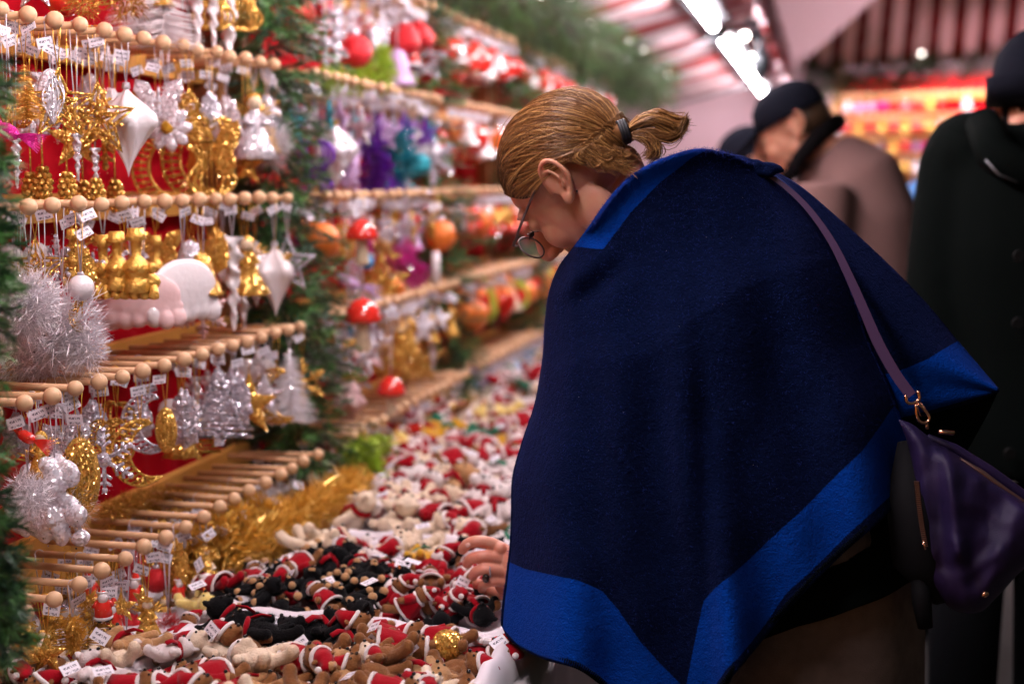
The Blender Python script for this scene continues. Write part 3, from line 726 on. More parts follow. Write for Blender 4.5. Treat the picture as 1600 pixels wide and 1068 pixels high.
# far flap over the other arm
ft = [(1150, 245), (1185, 256), (1215, 272), (1250, 293), (1300, 335), (1370, 398), (1440, 468), (1500, 540), (1560, 610)]
fl_ = [(1150, 245), (1180, 330), (1220, 430), (1260, 520), (1300, 600), (1340, 665)]
fb = [(1340, 665), (1400, 655), (1460, 640), (1515, 625), (1560, 610)]
frr = [(1560, 610), (1560.1, 610.1)]
def flap_grid(nu, nv):
    T, B_ = catmull(ft, nu), catmull([(1150, 245)] + fl_[1:] + fb[1:], nu)
    return T, B_
def flap(name, dn, df, bands, nu=90, nv=36):
    T = catmull(ft, nu); Bo = catmull(fl_[0:1] + [(1215, 400), (1290, 540), (1340, 640), (1372, 662), (1420, 652), (1470, 640), (1520, 626), (1560, 610)], nu)
    gr = [[T[i] * (1 - j / (nv - 1)) + Bo[i] * (j / (nv - 1)) for i in range(nu)] for j in range(nv)]
    sheet(gr, df, bands, .005, name)
flap('poncho_flap', 0, lambda u, v, px, py: 2.06 - .05 * math.sin(math.pi * v) + .012 * math.sin(v * 9 + u * 3) * u + .02 * u, BAND_FLAP)
flap('poncho_flap_lining', 0, lambda u, v, px, py: 2.075 + .11 * math.sin(math.pi * v) * math.sin(math.pi * min(1, u)) + .02 * u, None, 40, 20)
# dark underside triangle between flap hem and bag
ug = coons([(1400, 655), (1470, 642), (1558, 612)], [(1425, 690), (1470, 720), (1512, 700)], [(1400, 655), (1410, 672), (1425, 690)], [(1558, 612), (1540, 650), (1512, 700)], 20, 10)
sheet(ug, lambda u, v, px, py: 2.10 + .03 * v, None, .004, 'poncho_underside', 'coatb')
# hem stitching: short proud blanket stitches
hm = MB(); hs = catmull(bot, 260); hc = [(sum(p[0] for p in bot) / len(bot)), 700]
for i in range(2, 258):
    x, y = hs[i]; u = i / 259; t = hs[i + 1] - hs[i - 1]; n = np.array([t[1], -t[0]]); n = n / (np.linalg.norm(n) + 1e-9)
    d = back_depth(u, 1.0, x, y) - .004
    hm.tube([P(x - n[0] * -1, y + n[1] * -1, d + .003), P(x + n[0] * 9, y + n[1] * 9, d - .001)], .0012, 'coatb', 4)
child('hem_stitching', hm)
# wool fibres standing off the cloth
fz = MB(); rnd = random.Random(11); vs = []; fs = []
for k in range(26000):
    j = rnd.randrange(129); i = rnd.choice((0, 0, 118, rnd.randrange(119), rnd.randrange(119))) if rnd.random() < .6 else rnd.randrange(119)
    if rnd.random() < .12: j = 0
    px, py = G[j][i][:2]; px += rnd.uniform(-3, 3); py += rnd.uniform(-3, 3)
    d = back_depth(i / 119, j / 129, px, py) - .003
    L = rnd.uniform(.002, .006); dv = cv(rnd.gauss(0, 1), rnd.gauss(0, 1), abs(rnd.gauss(0, 1))).normalized() * L
    p = P(px, py, d); sd = dv.cross(BV).normalized() * .00016; q = len(vs)
    vs += [p - sd, p + sd, p + dv]; fs.append((q, q + 1, q + 2))
M['fibre'] = mat('wool_fibre', (.02, .04, .26), .8, spec=.1)
fz.add(vs, fs, 'fibre', False); fo = child('wool_fibres', fz); fo['kind'] = 'stuff'
# lint specks
ln = MB()
for k in range(60):
    j = rnd.randrange(10, 120); i = rnd.randrange(8, 110); px, py = G[j][i][:2]; p = P(px, py, back_depth(i / 119, j / 129, px, py) - .0035)
    ln.ball(p, rnd.uniform(.00012, .0003), 'cloth', 4, 3)
lo = child('lint', ln); lo['kind'] = 'stuff'
# puckered knot on the shoulder
kn = MB()
for (px, py, a, b) in ((1160, 250, 24, 7), (1182, 258, 12, 10), (1208, 262, 20, 8), (1172, 268, 22, 6), (1196, 270, 16, 7), (1150, 262, 18, 6)):
    kn.ball(P(px, py, 1.945), (a / F * 1.9, .010, b / F * 1.9), 'wool', 14, 8, Matrix.Rotation(R(YAW), 3, 'Z') @ Matrix.Rotation(R(18), 3, 'Y'))
kn = organic(kn, .003, 5, .5, ['wool']); at = kn.attributes.new('band', 'FLOAT', 'POINT'); at.data.foreach_set('value', [-60.0] * len(kn.vertices))
child('shoulder_gather', kn)
# torso, legs under the cloth
bd = MB()
bd.tube([P(960, 320, 2.02), P(1060, 400, 2.02), P(1150, 620, 2.02), P(1230, 880, 2.02)], [.06, .12, .12, .13], 'skirt', 16)
bd.tube([P(1000, 400, 2.05), P(930, 640, 2.12), P(880, 860, 2.16), P(835, 890, 2.18)], [.055, .048, .04, .03], 'skirt', 12)
child('jumper', organic(bd, .01, 4, .5, ['skirt']))
sk = MB(); base = P(1250, 940, 2.13); cx, cy = base.x, base.y
prof = [(.155, EYE - .50), (.175, EYE - .60), (.178, EYE - .72), (.18, EYE - .9), (.185, EYE - 1.05)]
sk.lathe(prof, 'skirt', 60, (cx, cy, 0), None, (.03, 7)); child('skirt', sk)
for s in (-1, 1):
    lg = MB(); lg.tube([(cx + s * .07, cy, .62), (cx + s * .075, cy + .01, .35), (cx + s * .08, cy, .09)], [.06, .052, .042], 'denim', 14); child('leg', lg)
    bt = MB(); bt.ball((cx + s * .08 - .04, cy, .05), (.125, .045, .05), 'boot', 16, 10, Matrix.Rotation(R(-20), 3, 'Z')); bt.tube([(cx + s * .08, cy, .03), (cx + s * .08, cy, .22)], [.045, .055], 'boot', 14)
    child('boot', organic(bt, .008, 4, .5, ['boot']))
M['nail'] = mat('finger_nail', (.74, .42, .36), .25, 0, coat=.4)
# hand reaching to the toys
hd = MB()
def fing(px, rs):
    px = [(a - 5, b, c) for a, b, c in px]
    hd.tube([tuple(p) for p in catmull([P(*q) for q in px], 14)], list(np.interp(np.linspace(0, 1, 14), np.linspace(0, 1, len(rs)), rs) * 1.12), 'skin2', 12)
    hd.ball(P(*px[-1]), rs[-1] * 1.12, 'skin2', 12, 8)
fing([(805, 866, 2.185), (775, 850, 2.17), (752, 845, 2.165), (736, 849, 2.17), (728, 858, 2.18)], [.0100, .0095, .0088, .0082, .0072])
fing([(805, 882, 2.18), (772, 870, 2.16), (754, 869, 2.158), (741, 873, 2.165), (735, 880, 2.18)], [.0100, .0092, .0086, .0080, .0070])
fing([(805, 897, 2.175), (776, 890, 2.155), (760, 889, 2.152), (748, 893, 2.16), (744, 900, 2.175)], [.0098, .0088, .0082, .0076, .0067])
fing([(808, 911, 2.175), (785, 908, 2.16), (771, 908, 2.156), (761, 913, 2.164), (758, 920, 2.178)], [.0088, .0078, .0072, .0068, .0060])
fing([(812, 915, 2.21), (790, 925, 2.225), (768, 922, 2.225), (752, 912, 2.215)], [.0115, .0105, .0095, .0080])
Rp = Matrix.Rotation(R(YAW), 3, 'Z')
hd.ball(P(810, 889, 2.174), (.036, .024, .039), 'skin2', 20, 14, Rp); hd.ball(P(798, 908, 2.19), (.026, .018, .028), 'skin2', 20, 14, Rp)
for (kx, ky) in ((782, 856), (778, 872), (781, 890), (789, 907)): hd.ball(P(kx, ky, 2.166), (.0105, .010, .0098), 'skin2', 12, 8)
hd.tube([P(812, 888, 2.19), P(850, 893, 2.18), P(900, 900, 2.17)], [.026, .026, .032], 'skin2', 16)
child('hand', organic(hd, .0016, 4, .5, ['skin2']))
for (nx_, ny_, nd_) in ((731, 851, 2.160), (739, 873, 2.156), (747, 893, 2.150)):
    nl = MB(); nl.ball(P(nx_, ny_, nd_), (.0045, .0022, .0038), 'nail', 10, 6); child('nail', nl)
rg = MB(); c = P(765, 891, 2.153); ax = (P(752, 893, 2.153) - P(775, 891, 2.155)).normalized(); a = ax.orthogonal().normalized(); b = ax.cross(a)
rg.tube([c + (a * math.cos(t) + b * math.sin(t)) * .0092 for t in [i * 6.283 / 20 for i in range(20)]], .0016, 'silver', 6, closed=True)
rg.ball(P(759, 903, 2.145), (.006, .004, .007), 'eye', 10, 7); child('ring', rg)
# ------------------------------------------------------------------ shoulder bag
bg_ = thing('shoulder_bag', 'dark purple leather shoulder bag hanging behind the woman in the poncho', 'bag', P(1520, 950, 1.9))
BO = Vector(bg_.location)
def bchild(name, mb, parent=None): 
    me = mb.mesh(name) if isinstance(mb, MB) else mb
    o = link(name, me, bg_); o.location = -BO; return o
outl_t = [(1404, 655), (1425, 662), (1455, 684), (1500, 712), (1545, 745), (1590, 775), (1640, 815)]
outl_b = [(1445, 905), (1462, 925), (1490, 952), (1530, 956), (1560, 930), (1600, 888), (1650, 850)]
outl_l = [(1404, 655), (1420, 700), (1428, 760), (1436, 830), (1445, 905)]
outl_r = [(1640, 815), (1650, 832), (1650, 850)]
gb_ = coons(outl_t, outl_b, outl_l, outl_r, 70, 60)
def bagd(u, v, px, py):
    e = (max(0, 1 - (2 * u - 1) ** 4) * max(0, 1 - (2 * v - 1) ** 4)) ** .5
    d = 1.93 - .055 * e
    for (x0, y0, x1, y1, w_, a) in ((1478, 705, 1498, 860, 15, .010), (1495, 850, 1512, 950, 12, .007), (1458, 700, 1476, 880, 14, -.007), (1600, 800, 1535, 930, 20, .008), (1545, 790, 1518, 900, 26, -.008), (1500, 720, 1640, 800, 14, .006), (1560, 860, 1510, 900, 10, .004)):
        dx, dy = x1 - x0, y1 - y0; t = max(0, min(1, ((px - x0) * dx + (py - y0) * dy) / (dx * dx + dy * dy))); q = math.hypot(px - x0 - t * dx, py - y0 - t * dy)
        d -= a * math.exp(-(q / w_) ** 2)
    return d + .007 * mnoise.noise(Vector((px * .016, py * .012, 1))) + .003 * mnoise.noise(Vector((px * .05, py * .04, 5)))
def gridmesh(gr, df, m):
    nv, nu = len(gr), len(gr[0]); q = MB()
    q.add([P(gr[j][i][0], gr[j][i][1], df(i / (nu - 1), j / (nv - 1), gr[j][i][0], gr[j][i][1])) for j in range(nv) for i in range(nu)],
          [(j * nu + i, (j + 1) * nu + i, (j + 1) * nu + i + 1, j * nu + i + 1) for j in range(nv - 1) for i in range(nu - 1)], m); return q
bchild('front_panel', gridmesh(gb_, bagd, 'leather'))
bchild('back_panel', gridmesh(gb_, lambda u, v, px, py: 1.93 + .05 * (max(0, 1 - (2 * u - 1) ** 4) * max(0, 1 - (2 * v - 1) ** 4)) ** .5, 'leather'))
q = MB(); q.tube([P(x, y, 1.925) for x, y in [(1450, 682), (1490, 700), (1545, 735), (1600, 775), (1645, 808)]], [.004, .007, .008, .008, .007], 'leather', 10); bchild('top_piping', q)
q = MB()
for cv_, off in (([(1408, 664), (1425, 672), (1455, 694), (1500, 722), (1545, 755), (1590, 786), (1636, 826)], 0), ([(1440, 880), (1462, 915), (1492, 942), (1528, 946), (1556, 922), (1596, 880), (1640, 848)], 0)):
    pp_ = catmull(cv_, 90)
    for i in range(0, 88, 2):
        (x1, y1), (x2, y2) = pp_[i], pp_[i + 1]; q.tube([P(x1, y1, 1.908), P(x2, y2, 1.908)], .0006, 'strap', 4)
bchild('stitching', q)
q = MB(); q.tube([P(x, y, 1.905) for x, y in [(1500, 718), (1535, 738), (1575, 768), (1640, 812)]], .0035, 'zip', 6)
for k in range(60):
    t = k / 59; p = Vector(P(1500, 718, 1.902)).lerp(P(1640, 812, 1.902), t); q.box(p, (.0012, .004, .004), 'zip')
bchild('top_zip', q)
q = MB(); sp = catmull([(1432, 752), (1436, 790), (1441, 825), (1446, 852)], 34)
for (x, y) in sp: q.box(P(x, y, 1.87), (.006, .003, .0014), 'zip')
q.tube([P(x, y, 1.873) for x, y in sp], .004, 'leatherb', 6); q.tube([P(1443, 845, 1.868), P(1446, 858, 1.867)], .002, 'brass', 6); bchild('side_zip', q)
q = MB(); q.tube([P(1416, 690, 1.95), P(1425, 780, 1.93), P(1440, 870, 1.93), P(1475, 930, 1.94)], [.012, .035, .04, .02], 'leatherb', 14); q.tube([P(1437, 900, 1.92), P(1440, 940, 1.92), P(1446, 980, 1.92)], [.012, .013, .010], 'leatherb', 12); bchild('side_gusset', q)
for (x, y) in ((1539, 928), (1599, 857)):
    q = MB(); q.ball(P(x, y, 1.88), (.0055, .003, .004), 'brass', 12, 8, Rp @ Matrix.Rotation(R(-35), 3, 'Y')); bchild('stud', q)
q = MB()
q.tube([P(x, y, 1.885) for x, y in catmull([(1415, 617), (1417, 628), (1426, 630), (1436, 624), (1434, 610)], 14)], .0022, 'brass', 8)
q.tube([P(x, y, 1.885) for x, y in [(1430, 628), (1438, 650), (1452, 648), (1438, 628)]], .001, 'brass', 6)
q.tube([P(x, y, 1.882) for x, y in catmull([(1431, 632), (1432, 648), (1437, 658), (1447, 660), (1452, 652), (1444, 640), (1434, 630)], 22)], .0019, 'brass', 8)
q.tube([P(x, y, 1.885) for x, y in [(1447, 660), (1449, 670)]], .0022, 'brass', 6)
q.tube([P(x, y, 1.89) for x, y in [(1466, 674), (1478, 675), (1491, 676)]], .0030, 'brass', 8)
bchild('clasp', q)
st = catmull([(1192, 268), (1225, 290), (1262, 325), (1298, 375), (1326, 430), (1348, 480), (1372, 535), (1400, 585), (1424, 618)], 60)
q = MB(); vs = []; 
for i, (x, y) in enumerate(st):
    t = st[min(i + 1, 59)] - st[max(i - 1, 0)]; t = t / np.linalg.norm(t); n = np.array([t[1], -t[0]]); wd = 3.2 + 5.2 * min(1, i / 45)
    d0 = 1.955 - .06 * (i / 59)
    for k in (-1, 1):
        for zz in (0, .003): vs.append(P(x + n[0] * wd * k, y + n[1] * wd * k, d0 + zz))
fs = []
for i in range(59):
    o = i * 4; fs += [(o, o + 4, o + 6, o + 2), (o + 1, o + 3, o + 7, o + 5), (o, o + 1, o + 5, o + 4), (o + 2, o + 6, o + 7, o + 3)]
q.add(vs, fs, 'strap', False); bchild('strap', q)
# ------------------------------------------------------------------ bystanders
def figure(label, foot, name='person', cat='person'):
    return thing(name, label, cat, foot)
def body_part(nm, mb, parent, org, vox=.012, mats=None, sm=5):
    me = organic(mb, vox, sm, .5, mats); o = link(nm, me, parent); o.location = -org; return o
def place_head(parent, org, cen, Fv, Uv, sc=1.0):
    H = basis(Fv, Uv); m = Matrix.Translation(cen - org) @ H.to_4x4() @ Matrix.Scale(sc, 4)
    o = link('head', head_mesh(), parent); o.matrix_local = m
    e = MB()
    for s in (-1, 1): e.ball((.0795, s * .031, -.002), .0095, 'eye', 12, 8); e.tube([(.088, s * .014, .019), (.088, s * .03, .024), (.078, s * .046, .019)], .0028, 'hairdk', 5)
    e = e.build('eyes_and_brows', parent); e.matrix_local = m
    return m
def hand_simple(cen, d, parent, org):
    m = MB(); d = d.normalized(); a = d.orthogonal().normalized(); b = d.cross(a)
    m.ball(cen, (.035, .02, .04), 'skin2', 12, 8)
    for k in range(4): p = cen + d * .03 + a * (k - 1.5) * .018; m.tube([p, p + d * .035 + b * .008, p + d * (.06 - abs(k - 1.2) * .008) + b * .022], [.009, .008, .007], 'skin2', 8)
    m.tube([cen + a * .03, cen + a * .045 + d * .03 + b * .01, cen + a * .04 + d * .05 + b * .02], [.011, .009, .008], 'skin2', 8)
    o = link('hand', organic(m, .003, 3, .5, ['skin2']), parent); o.location = -org
# man in cap, taupe jacket
D = 4.0
hip = P(1310, 560, D); A0 = Vector((hip.x, hip.y, 0))
man = figure('man in a black cap and taupe jacket with black fur collar looking down', A0)
def AP(px, py, d=D): return P(px, py, d)
t = MB()
t.tube([AP(1290, 232), AP(1318, 275), AP(1332, 345), AP(1332, 520), AP(1330, 640)], [.08, .155, .185, .195, .21], 'jacket', 20)
t.tube([AP(1285, 290, D - .18), AP(1280, 410, D - .20), AP(1240, 500, D - .10), AP(1180, 520, D)], [.085, .075, .065, .05], 'jacket', 14)
t.tube([AP(1300, 290, D + .2), AP(1260, 420, D + .2), AP(1190, 500, D + .15)], [.08, .07, .05], 'jacket', 14)
body_part('jacket', t, man, A0, .014, ['jacket'], 12)
sm_ = MB()
for k in range(1100):
    u = random.random(); px = 1225 + 75 * u + random.gauss(0, 7); py = 285 - 100 * u + random.gauss(0, 7)
    p = AP(px, py, D - .10 + .12 * u + random.gauss(0, .03)); d = Vector((random.gauss(0, 1), random.gauss(0, 1), random.gauss(0, 1))).normalized() * .024
    s = d.orthogonal().normalized() * .002; q = len(sm_.v); sm_.add([p - s, p + s, p + d], [(0, 1, 2)], 'fur', False)
sm_.tube([AP(1218, 300, D - .12), AP(1250, 245, D - .12), AP(1290, 200, D - .05), AP(1310, 190, D + .05)], [.012, .020, .028, .024], 'fur', 12)
o = sm_.build('fur_collar', man); o.location = -A0
mm = place_head(man, A0, AP(1240, 200), cv(-.82, -.42, -.25), cv(-.42, .9, .0), 1.15)
c = MB(); c.lathe([(0, .112), (.03, .109), (.060, .098), (.082, .075), (.090, .048), (.092, .026), (.090, .024)], 'cap', 26, (-.006, 0, 0));
c.add([Vector((.070 + .095 * math.cos(a) * s_, .078 * math.sin(a), .030 - .035 * s_ * math.cos(a))) for s_ in (0, .5, 1) for a in [(-1.45 + i * 2.9 / 12) for i in range(13)]],
      [(k * 13 + i, k * 13 + i + 1, (k + 1) * 13 + i + 1, (k + 1) * 13 + i) for k in range(2) for i in range(12)], 'cap')
o = c.build('cap', man); o.matrix_local = mm; o.modifiers.new('s', 'SOLIDIFY').thickness = .004
c = MB(); c.ball((-.030, 0, .006), (.068, .074, .058), 'hairdk', 20, 12); o = c.build('hair', man); o.matrix_local = mm
for s in (-1, 1):
    l = MB(); l.tube([(A0.x + s * .09, A0.y, .95), (A0.x + s * .1, A0.y, .5), (A0.x + s * .1, A0.y, .08)], [.10, .075, .06], 'denim', 14); o = l.build('leg', man); o.location = -A0
    l = MB(); l.ball((A0.x + s * .1 - .05, A0.y, .045), (.14, .05, .045), 'boot', 14, 8); o = l.build('shoe', man); o.location = -A0
hand_simple(AP(1165, 525, D), cv(-1, -.4, 0), man, A0)
# man in black coat at the right edge
D = 3.0; A1 = P(1560, 900, D); A1 = Vector((A1.x, A1.y, 0))
mk = figure('man in a long black coat and black hat at the right edge', A1)
t = MB()
t.tube([P(1604, 200, D), P(1604, 260, D), P(1604, 400, D), P(1604, 560, D), P(1600, 740, D)], [.09, .19, .215, .215, .23], 'coatb', 22)
t.ball(P(1516, 240, D), (.095, .12, .09), 'coatb', 14, 10); t.ball(P(1680, 245, D), (.10, .12, .09), 'coatb', 14, 10)
t.tube([P(1500, 250, D), P(1474, 400, D - .02), P(1464, 540, D - .05), P(1462, 640, D - .1)], [.085, .075, .068, .055], 'coatb', 14)
t.tube([P(1695, 250, D), P(1720, 400, D), P(1720, 540, D), P(1700, 640, D - .1)], [.085, .075, .068, .055], 'coatb', 14)
body_part('coat', t, mk, A1, .014, ['coatb'])
mm = place_head(mk, A1, P(1628, 165, D), cv(-.35, -.15, .85), cv(0, 1, 0), 1.1)
c = MB(); c.ball((-.012, 0, .052), (.108, .092, .100), 'cap', 22, 14); c.lathe([(.100, .03), (.104, .0), (.102, .06)], 'cap', 22); c.ball((-.05, 0, -.02), (.07, .08, .09), 'cap', 18, 12); o = c.build('knit_hat', mk); o.matrix_local = mm
c = MB(); c.tube([P(1535, 190, D - .1), P(1555, 240, D - .17), P(1600, 268, D - .2), P(1650, 262, D - .2)], [.035, .04, .035, .03], 'coatb', 12); c.tube([P(1540, 250, D - .22), P(1560, 272, D - .232), P(1590, 285, D - .232)], .002, 'steel', 5); o = c.build('scarf', mk); o.location = -A1
for (px, py) in ((1592, 400), (1590, 505), (1578, 708)):
    c = MB(); c.lathe([(0, -.003), (.011, -.003), (.012, 0), (.011, .003), (.008, .002), (0, .002)], 'button', 14, P(px, py, D - .235), Rp @ Matrix.Rotation(R(90), 3, 'X')); o = c.build('button', mk); o.location = -A1
for s, px in ((-1, 1515), (1, 1650)):
    a = P(px, 760, D); l = MB(); l.tube([a, Vector((a.x, a.y, .45)), Vector((a.x, a.y, .08))], [.085, .07, .062], 'denim', 14); o = l.build('leg', mk); o.location = -A1
    l = MB(); l.ball((a.x - .03, a.y - .05, .045), (.05, .14, .045), 'boot', 14, 8); o = l.build('shoe', mk); o.location = -A1
hand_simple(P(1466, 668, D - .12), cv(0, -1, .2), mk, A1)
# person in dark cap half hidden, and person in blue jacket
def bystander(px, py, D, label, jm, Fv, capm, sc=1.0, hw=.17):
    h = P(px, py, D); A = Vector((h.x + .02, h.y + .02, 0)); f = figure(label, A)
    t = MB(); t.tube([h + Vector((0, 0, -.16)), h + Vector((0, 0, -.24)), h + Vector((0, .0, -.5)), h + Vector((0, 0, -.85))], [.07, hw, hw + .02, hw + .02], jm, 18)
    for s in (-1, 1): t.tube([h + RV * s * hw + Vector((0, 0, -.24)), h + RV * s * (hw + .05) + Vector((0, 0, -.5)), h + RV * s * (hw + .02) + Vector((0, 0, -.75))], [.075, .065, .05], jm, 12)
    body_part('jacket', t, f, A, .016, [jm]); mm = place_head(f, A, h, Fv, Vector((0, 0, 1)), 1.05)
    c = MB(); c.ball((-.015, 0, .04), (.108, .09, .096), capm, 20, 12); c.ball((.09, 0, .04), (.06, .06, .006), capm, 14, 6) if capm == 'cap' else None; c.ball((-.03, 0, -.01), (.08, .08, .08), capm, 16, 10)
    o = c.build('cap' if capm == 'cap' else 'hood', f); o.matrix_local = mm
    for s in (-1, 1):
        l = MB(); l.tube([(A.x + s * .09, A.y, h.z - .8), (A.x + s * .1, A.y, .08)], [.09, .06], 'denim', 12); o = l.build('leg', f); o.location = -A
        l = MB(); l.ball((A.x + s * .1 - .04, A.y, .045), (.13, .05, .045), 'boot', 12, 8); o = l.build('shoe', f); o.location = -A
bystander(1168, 262, 4.9, 'bystander in a dark cap half hidden beyond the capped man', 'coatb', cv(-1, -.3, -.2), 'cap')
bystander(1446, 345, 4.7, 'short bystander in a hooded blue jacket between the taupe jacket and the black coat', 'blue', cv(-.2, 0, -1), 'blue', hw=.17)
# ------------------------------------------------------------------ ornament patterns (0.1 m tall, hung from the origin)
def starpoly(n, r1, r2, cz, ph=90):
    return [((r1 if i % 2 == 0 else r2) * math.cos(R(ph + i * 180 / n)), cz + (r1 if i % 2 == 0 else r2) * math.sin(R(ph + i * 180 / n))) for i in range(2 * n)]
rnO = random.Random(21)
def k_star(m, n=5):
    b = MB(); b.prism(starpoly(n, .052, .022, -.052), .014, m, .55); return [('body', b)]
def k_openstar(m):
    b = MB(); p = starpoly(5, .052, .022, -.052)
    for q in (1.0, .55):
        b.tube([(x * q, 0, -.052 + (z + .052) * q) for x, z in p], .0032, m, 6, closed=True)
    for i in range(10): x, z = p[i]; b.tube([(x, 0, z), (0, 0, -.052)], .0016, m, 4)
    for k in range(40): 
        a = rnO.random() * 6.28; r = rnO.random() ** .5 * .034; b.ball((r * math.cos(a), rnO.uniform(-.004, .004), -.052 + r * math.sin(a)), .0032, m, 5, 4)
    return [('body', b)]
def k_snow(m, n=6):
    b = MB()
    for i in range(n):
        a = R(90 + i * 360 / n); dx, dz = math.cos(a), math.sin(a); c = (0, 0, -.05)
        b.tube([c, (dx * .048, 0, -.05 + dz * .048)], .0034, m, 6)
        for t, L in ((.022, .014), (.034, .012)):
            for s in (-1, 1):
                a2 = a + s * R(55); b.tube([(dx * t, 0, -.05 + dz * t), (dx * t + math.cos(a2) * L, 0, -.05 + dz * t + math.sin(a2) * L)], .0026, m, 5)
        b.ball((dx * .048, 0, -.05 + dz * .048), .0050, m, 8, 5)
    b.lathe([(0, -.004), (.012, -.003), (.012, .003), (0, .004)], m, 10, (0, 0, -.05), Matrix.Rotation(R(90), 3, 'X')); return [('body', b)]
def k_cutsnow(m):
    b = MB()
    for i in range(8):
        a = R(i * 45 + 22); dx, dz = math.cos(a), math.sin(a); ex, ez = -dz, dx; o = (0, -.05)
        q = [(t * dx + w * ex, -.05 + t * dz + w * ez) for t, w in ((.012, -.004), (.030, -.013), (.050, 0), (.030, .013), (.012, .004))]
        b.tube([(x, 0, z) for x, z in q], .0026, m, 4, closed=True, flat=.6)
        b.tube([(dx * .02, 0, -.05 + dz * .02), (dx * .046, 0, -.05 + dz * .046)], .002, m, 4)
    b.tube([(.016 * math.cos(t), 0, -.05 + .016 * math.sin(t)) for t in [i * .3927 for i in range(16)]], .003, m, 4, closed=True)
    return [('body', b)]
def k_diamond(m):
    b = MB(); n = 4; vs = []; K = 22
    for i in range(K):
        t = i / (K - 1); z = -.1 * t; r = .034 * (math.sin(math.pi * min(1, t / .42) / 2) ** 1.6 if t < .42 else max(0, 1 - (t - .42) / .58) ** 1.35)
        for j in range(16):
            a = 6.283 * j / 16 + t * 1.1; rr = r * (.74 + .26 * math.cos(4 * a - 4 * t * 1.1) ** 1); vs.append((rr * math.cos(a), rr * math.sin(a), z))
    b.add(vs, [(i * 16 + j, (i + 1) * 16 + j, (i + 1) * 16 + (j + 1) % 16, i * 16 + (j + 1) % 16) for i in range(K - 1) for j in range(16)], m)
    c = MB(); c.lathe([(.004, .002), (.005, -.004), (.003, -.005)], 'goldmetal' if m != 'white' else 'iri', 8); return [('body', b), ('cap', c)]
def k_bauble(m):
    b = MB(); b.ball((0, 0, -.054), .046, m, 20, 14); c = MB(); c.lathe([(0, .001), (.011, .001), (.0125, -.010), (.010, -.011)], 'silver', 12)
    c.tube([(.005 * math.cos(t), 0, .004 + .005 * math.sin(t)) for t in [i * .785 for i in range(8)]], .001, 'silver', 4, closed=True); return [('body', b), ('cap', c)]
def k_bell(m):
    b = MB(); b.lathe([(.002, 0), (.018, -.008), (.026, -.03), (.030, -.055), (.040, -.078), (.048, -.088), (.045, -.090), (.034, -.076)], m, 20); c = MB(); c.ball((0, 0, -.090), .009, m, 10, 7); return [('body', b), ('clapper', c)]
def k_icicle(m):
    b = MB(); vs = []; K = 34
    for i in range(K):
        t = i / (K - 1); r = .0085 * (1 - t) ** .6 * (1 + .18 * math.sin(t * 40)) + .0006
        for j in range(8): a = 6.283 * j / 8 + t * 14; rr = r * (1 + .35 * math.cos(2 * (a - t * 14))); vs.append((rr * math.cos(a), rr * math.sin(a), -.1 * t))
    b.add(vs, [(i * 8 + j, (i + 1) * 8 + j, (i + 1) * 8 + (j + 1) % 8, i * 8 + (j + 1) % 8) for i in range(K - 1) for j in range(8)], m); return [('body', b)]
def k_moon(m):
    b = MB(); o = [(.045 * math.cos(a), -.05 + .05 * math.sin(a)) for a in np.linspace(R(75), R(300), 18)]
    i_ = [(.020 + .038 * math.cos(a), -.048 + .042 * math.sin(a)) for a in np.linspace(R(285), R(95), 16)]
    pl = o + i_; b.tube([(x, 0, z) for x, z in pl], .0026, m, 5, closed=True)
    for k in range(0, 16):
        x1, z1 = o[min(17, k + 1)]; x2, z2 = i_[15 - k]; b.tube([(x1, 0, z1), (x2, 0, z2)], .0019, m, 4)
        b.ball(((x1 + x2) / 2, 0, (z1 + z2) / 2), .0042, m, 6, 4)
    return [('body', b)]
def k_tree(m):
    b = MB(); pts = [(0, 0), (.018, -.03), (.010, -.03), (.030, -.060), (.018, -.060), (.046, -.088), (-.046, -.088), (-.018, -.060), (-.030, -.060), (-.010, -.030), (-.018, -.03)]
    b.tube([(x, 0, z) for x, z in pts], .0026, m, 5, closed=True)
    for i in range(22):
        z = -.008 - i * .0036; w = .042 * (-z / .088); b.tube([(-w, 0, z), (w, 0, z - .006 * math.sin(i))], .0016, m, 4)
        b.ball((w * math.sin(i * 2.1), 0, z), .0038, m, 5, 4)
    b.box((0, 0, -.094), (.012, .006, .012), m); return [('body', b)]
def k_angel(m, skin='cream', hair='goldmetal'):
    d = MB(); d.lathe([(.006, -.026), (.010, -.034), (.012, -.048), (.024, -.078), (.034, -.098), (.030, -.1), (.012, -.07)], m, 24, wav=(.10, 8))
    for s in (-1, 1): d.tube([(s * .009, 0, -.034), (s * .018, -.010, -.044), (s * .006, -.016, -.048)], [.005, .0045, .003], m, 7)
    h = MB(); h.ball((0, -.001, -.015), .0115, skin, 12, 8); hh = MB(); hh.ball((0, .002, -.0125), (.0128, .0125, .0125), hair, 12, 8); hh.ball((0, .006, -.022), (.011, .008, .010), hair, 10, 6)
    w = MB()
    for s in (-1, 1):
        for k in range(5):
            a = R(20 + k * 22); w.tube([(s * .006, .008, -.036), (s * (.008 + .020 * math.cos(a)), .012, -.036 + .018 * math.sin(a)), (s * (.008 + .034 * math.cos(a)), .014, -.038 + .028 * math.sin(a))], [.002, .0055, .001], 'gold' if m != 'gold' else 'goldmetal', 6, flat=.4)
    return [('dress', d), ('head', h), ('hair', hh), ('wing', w)]
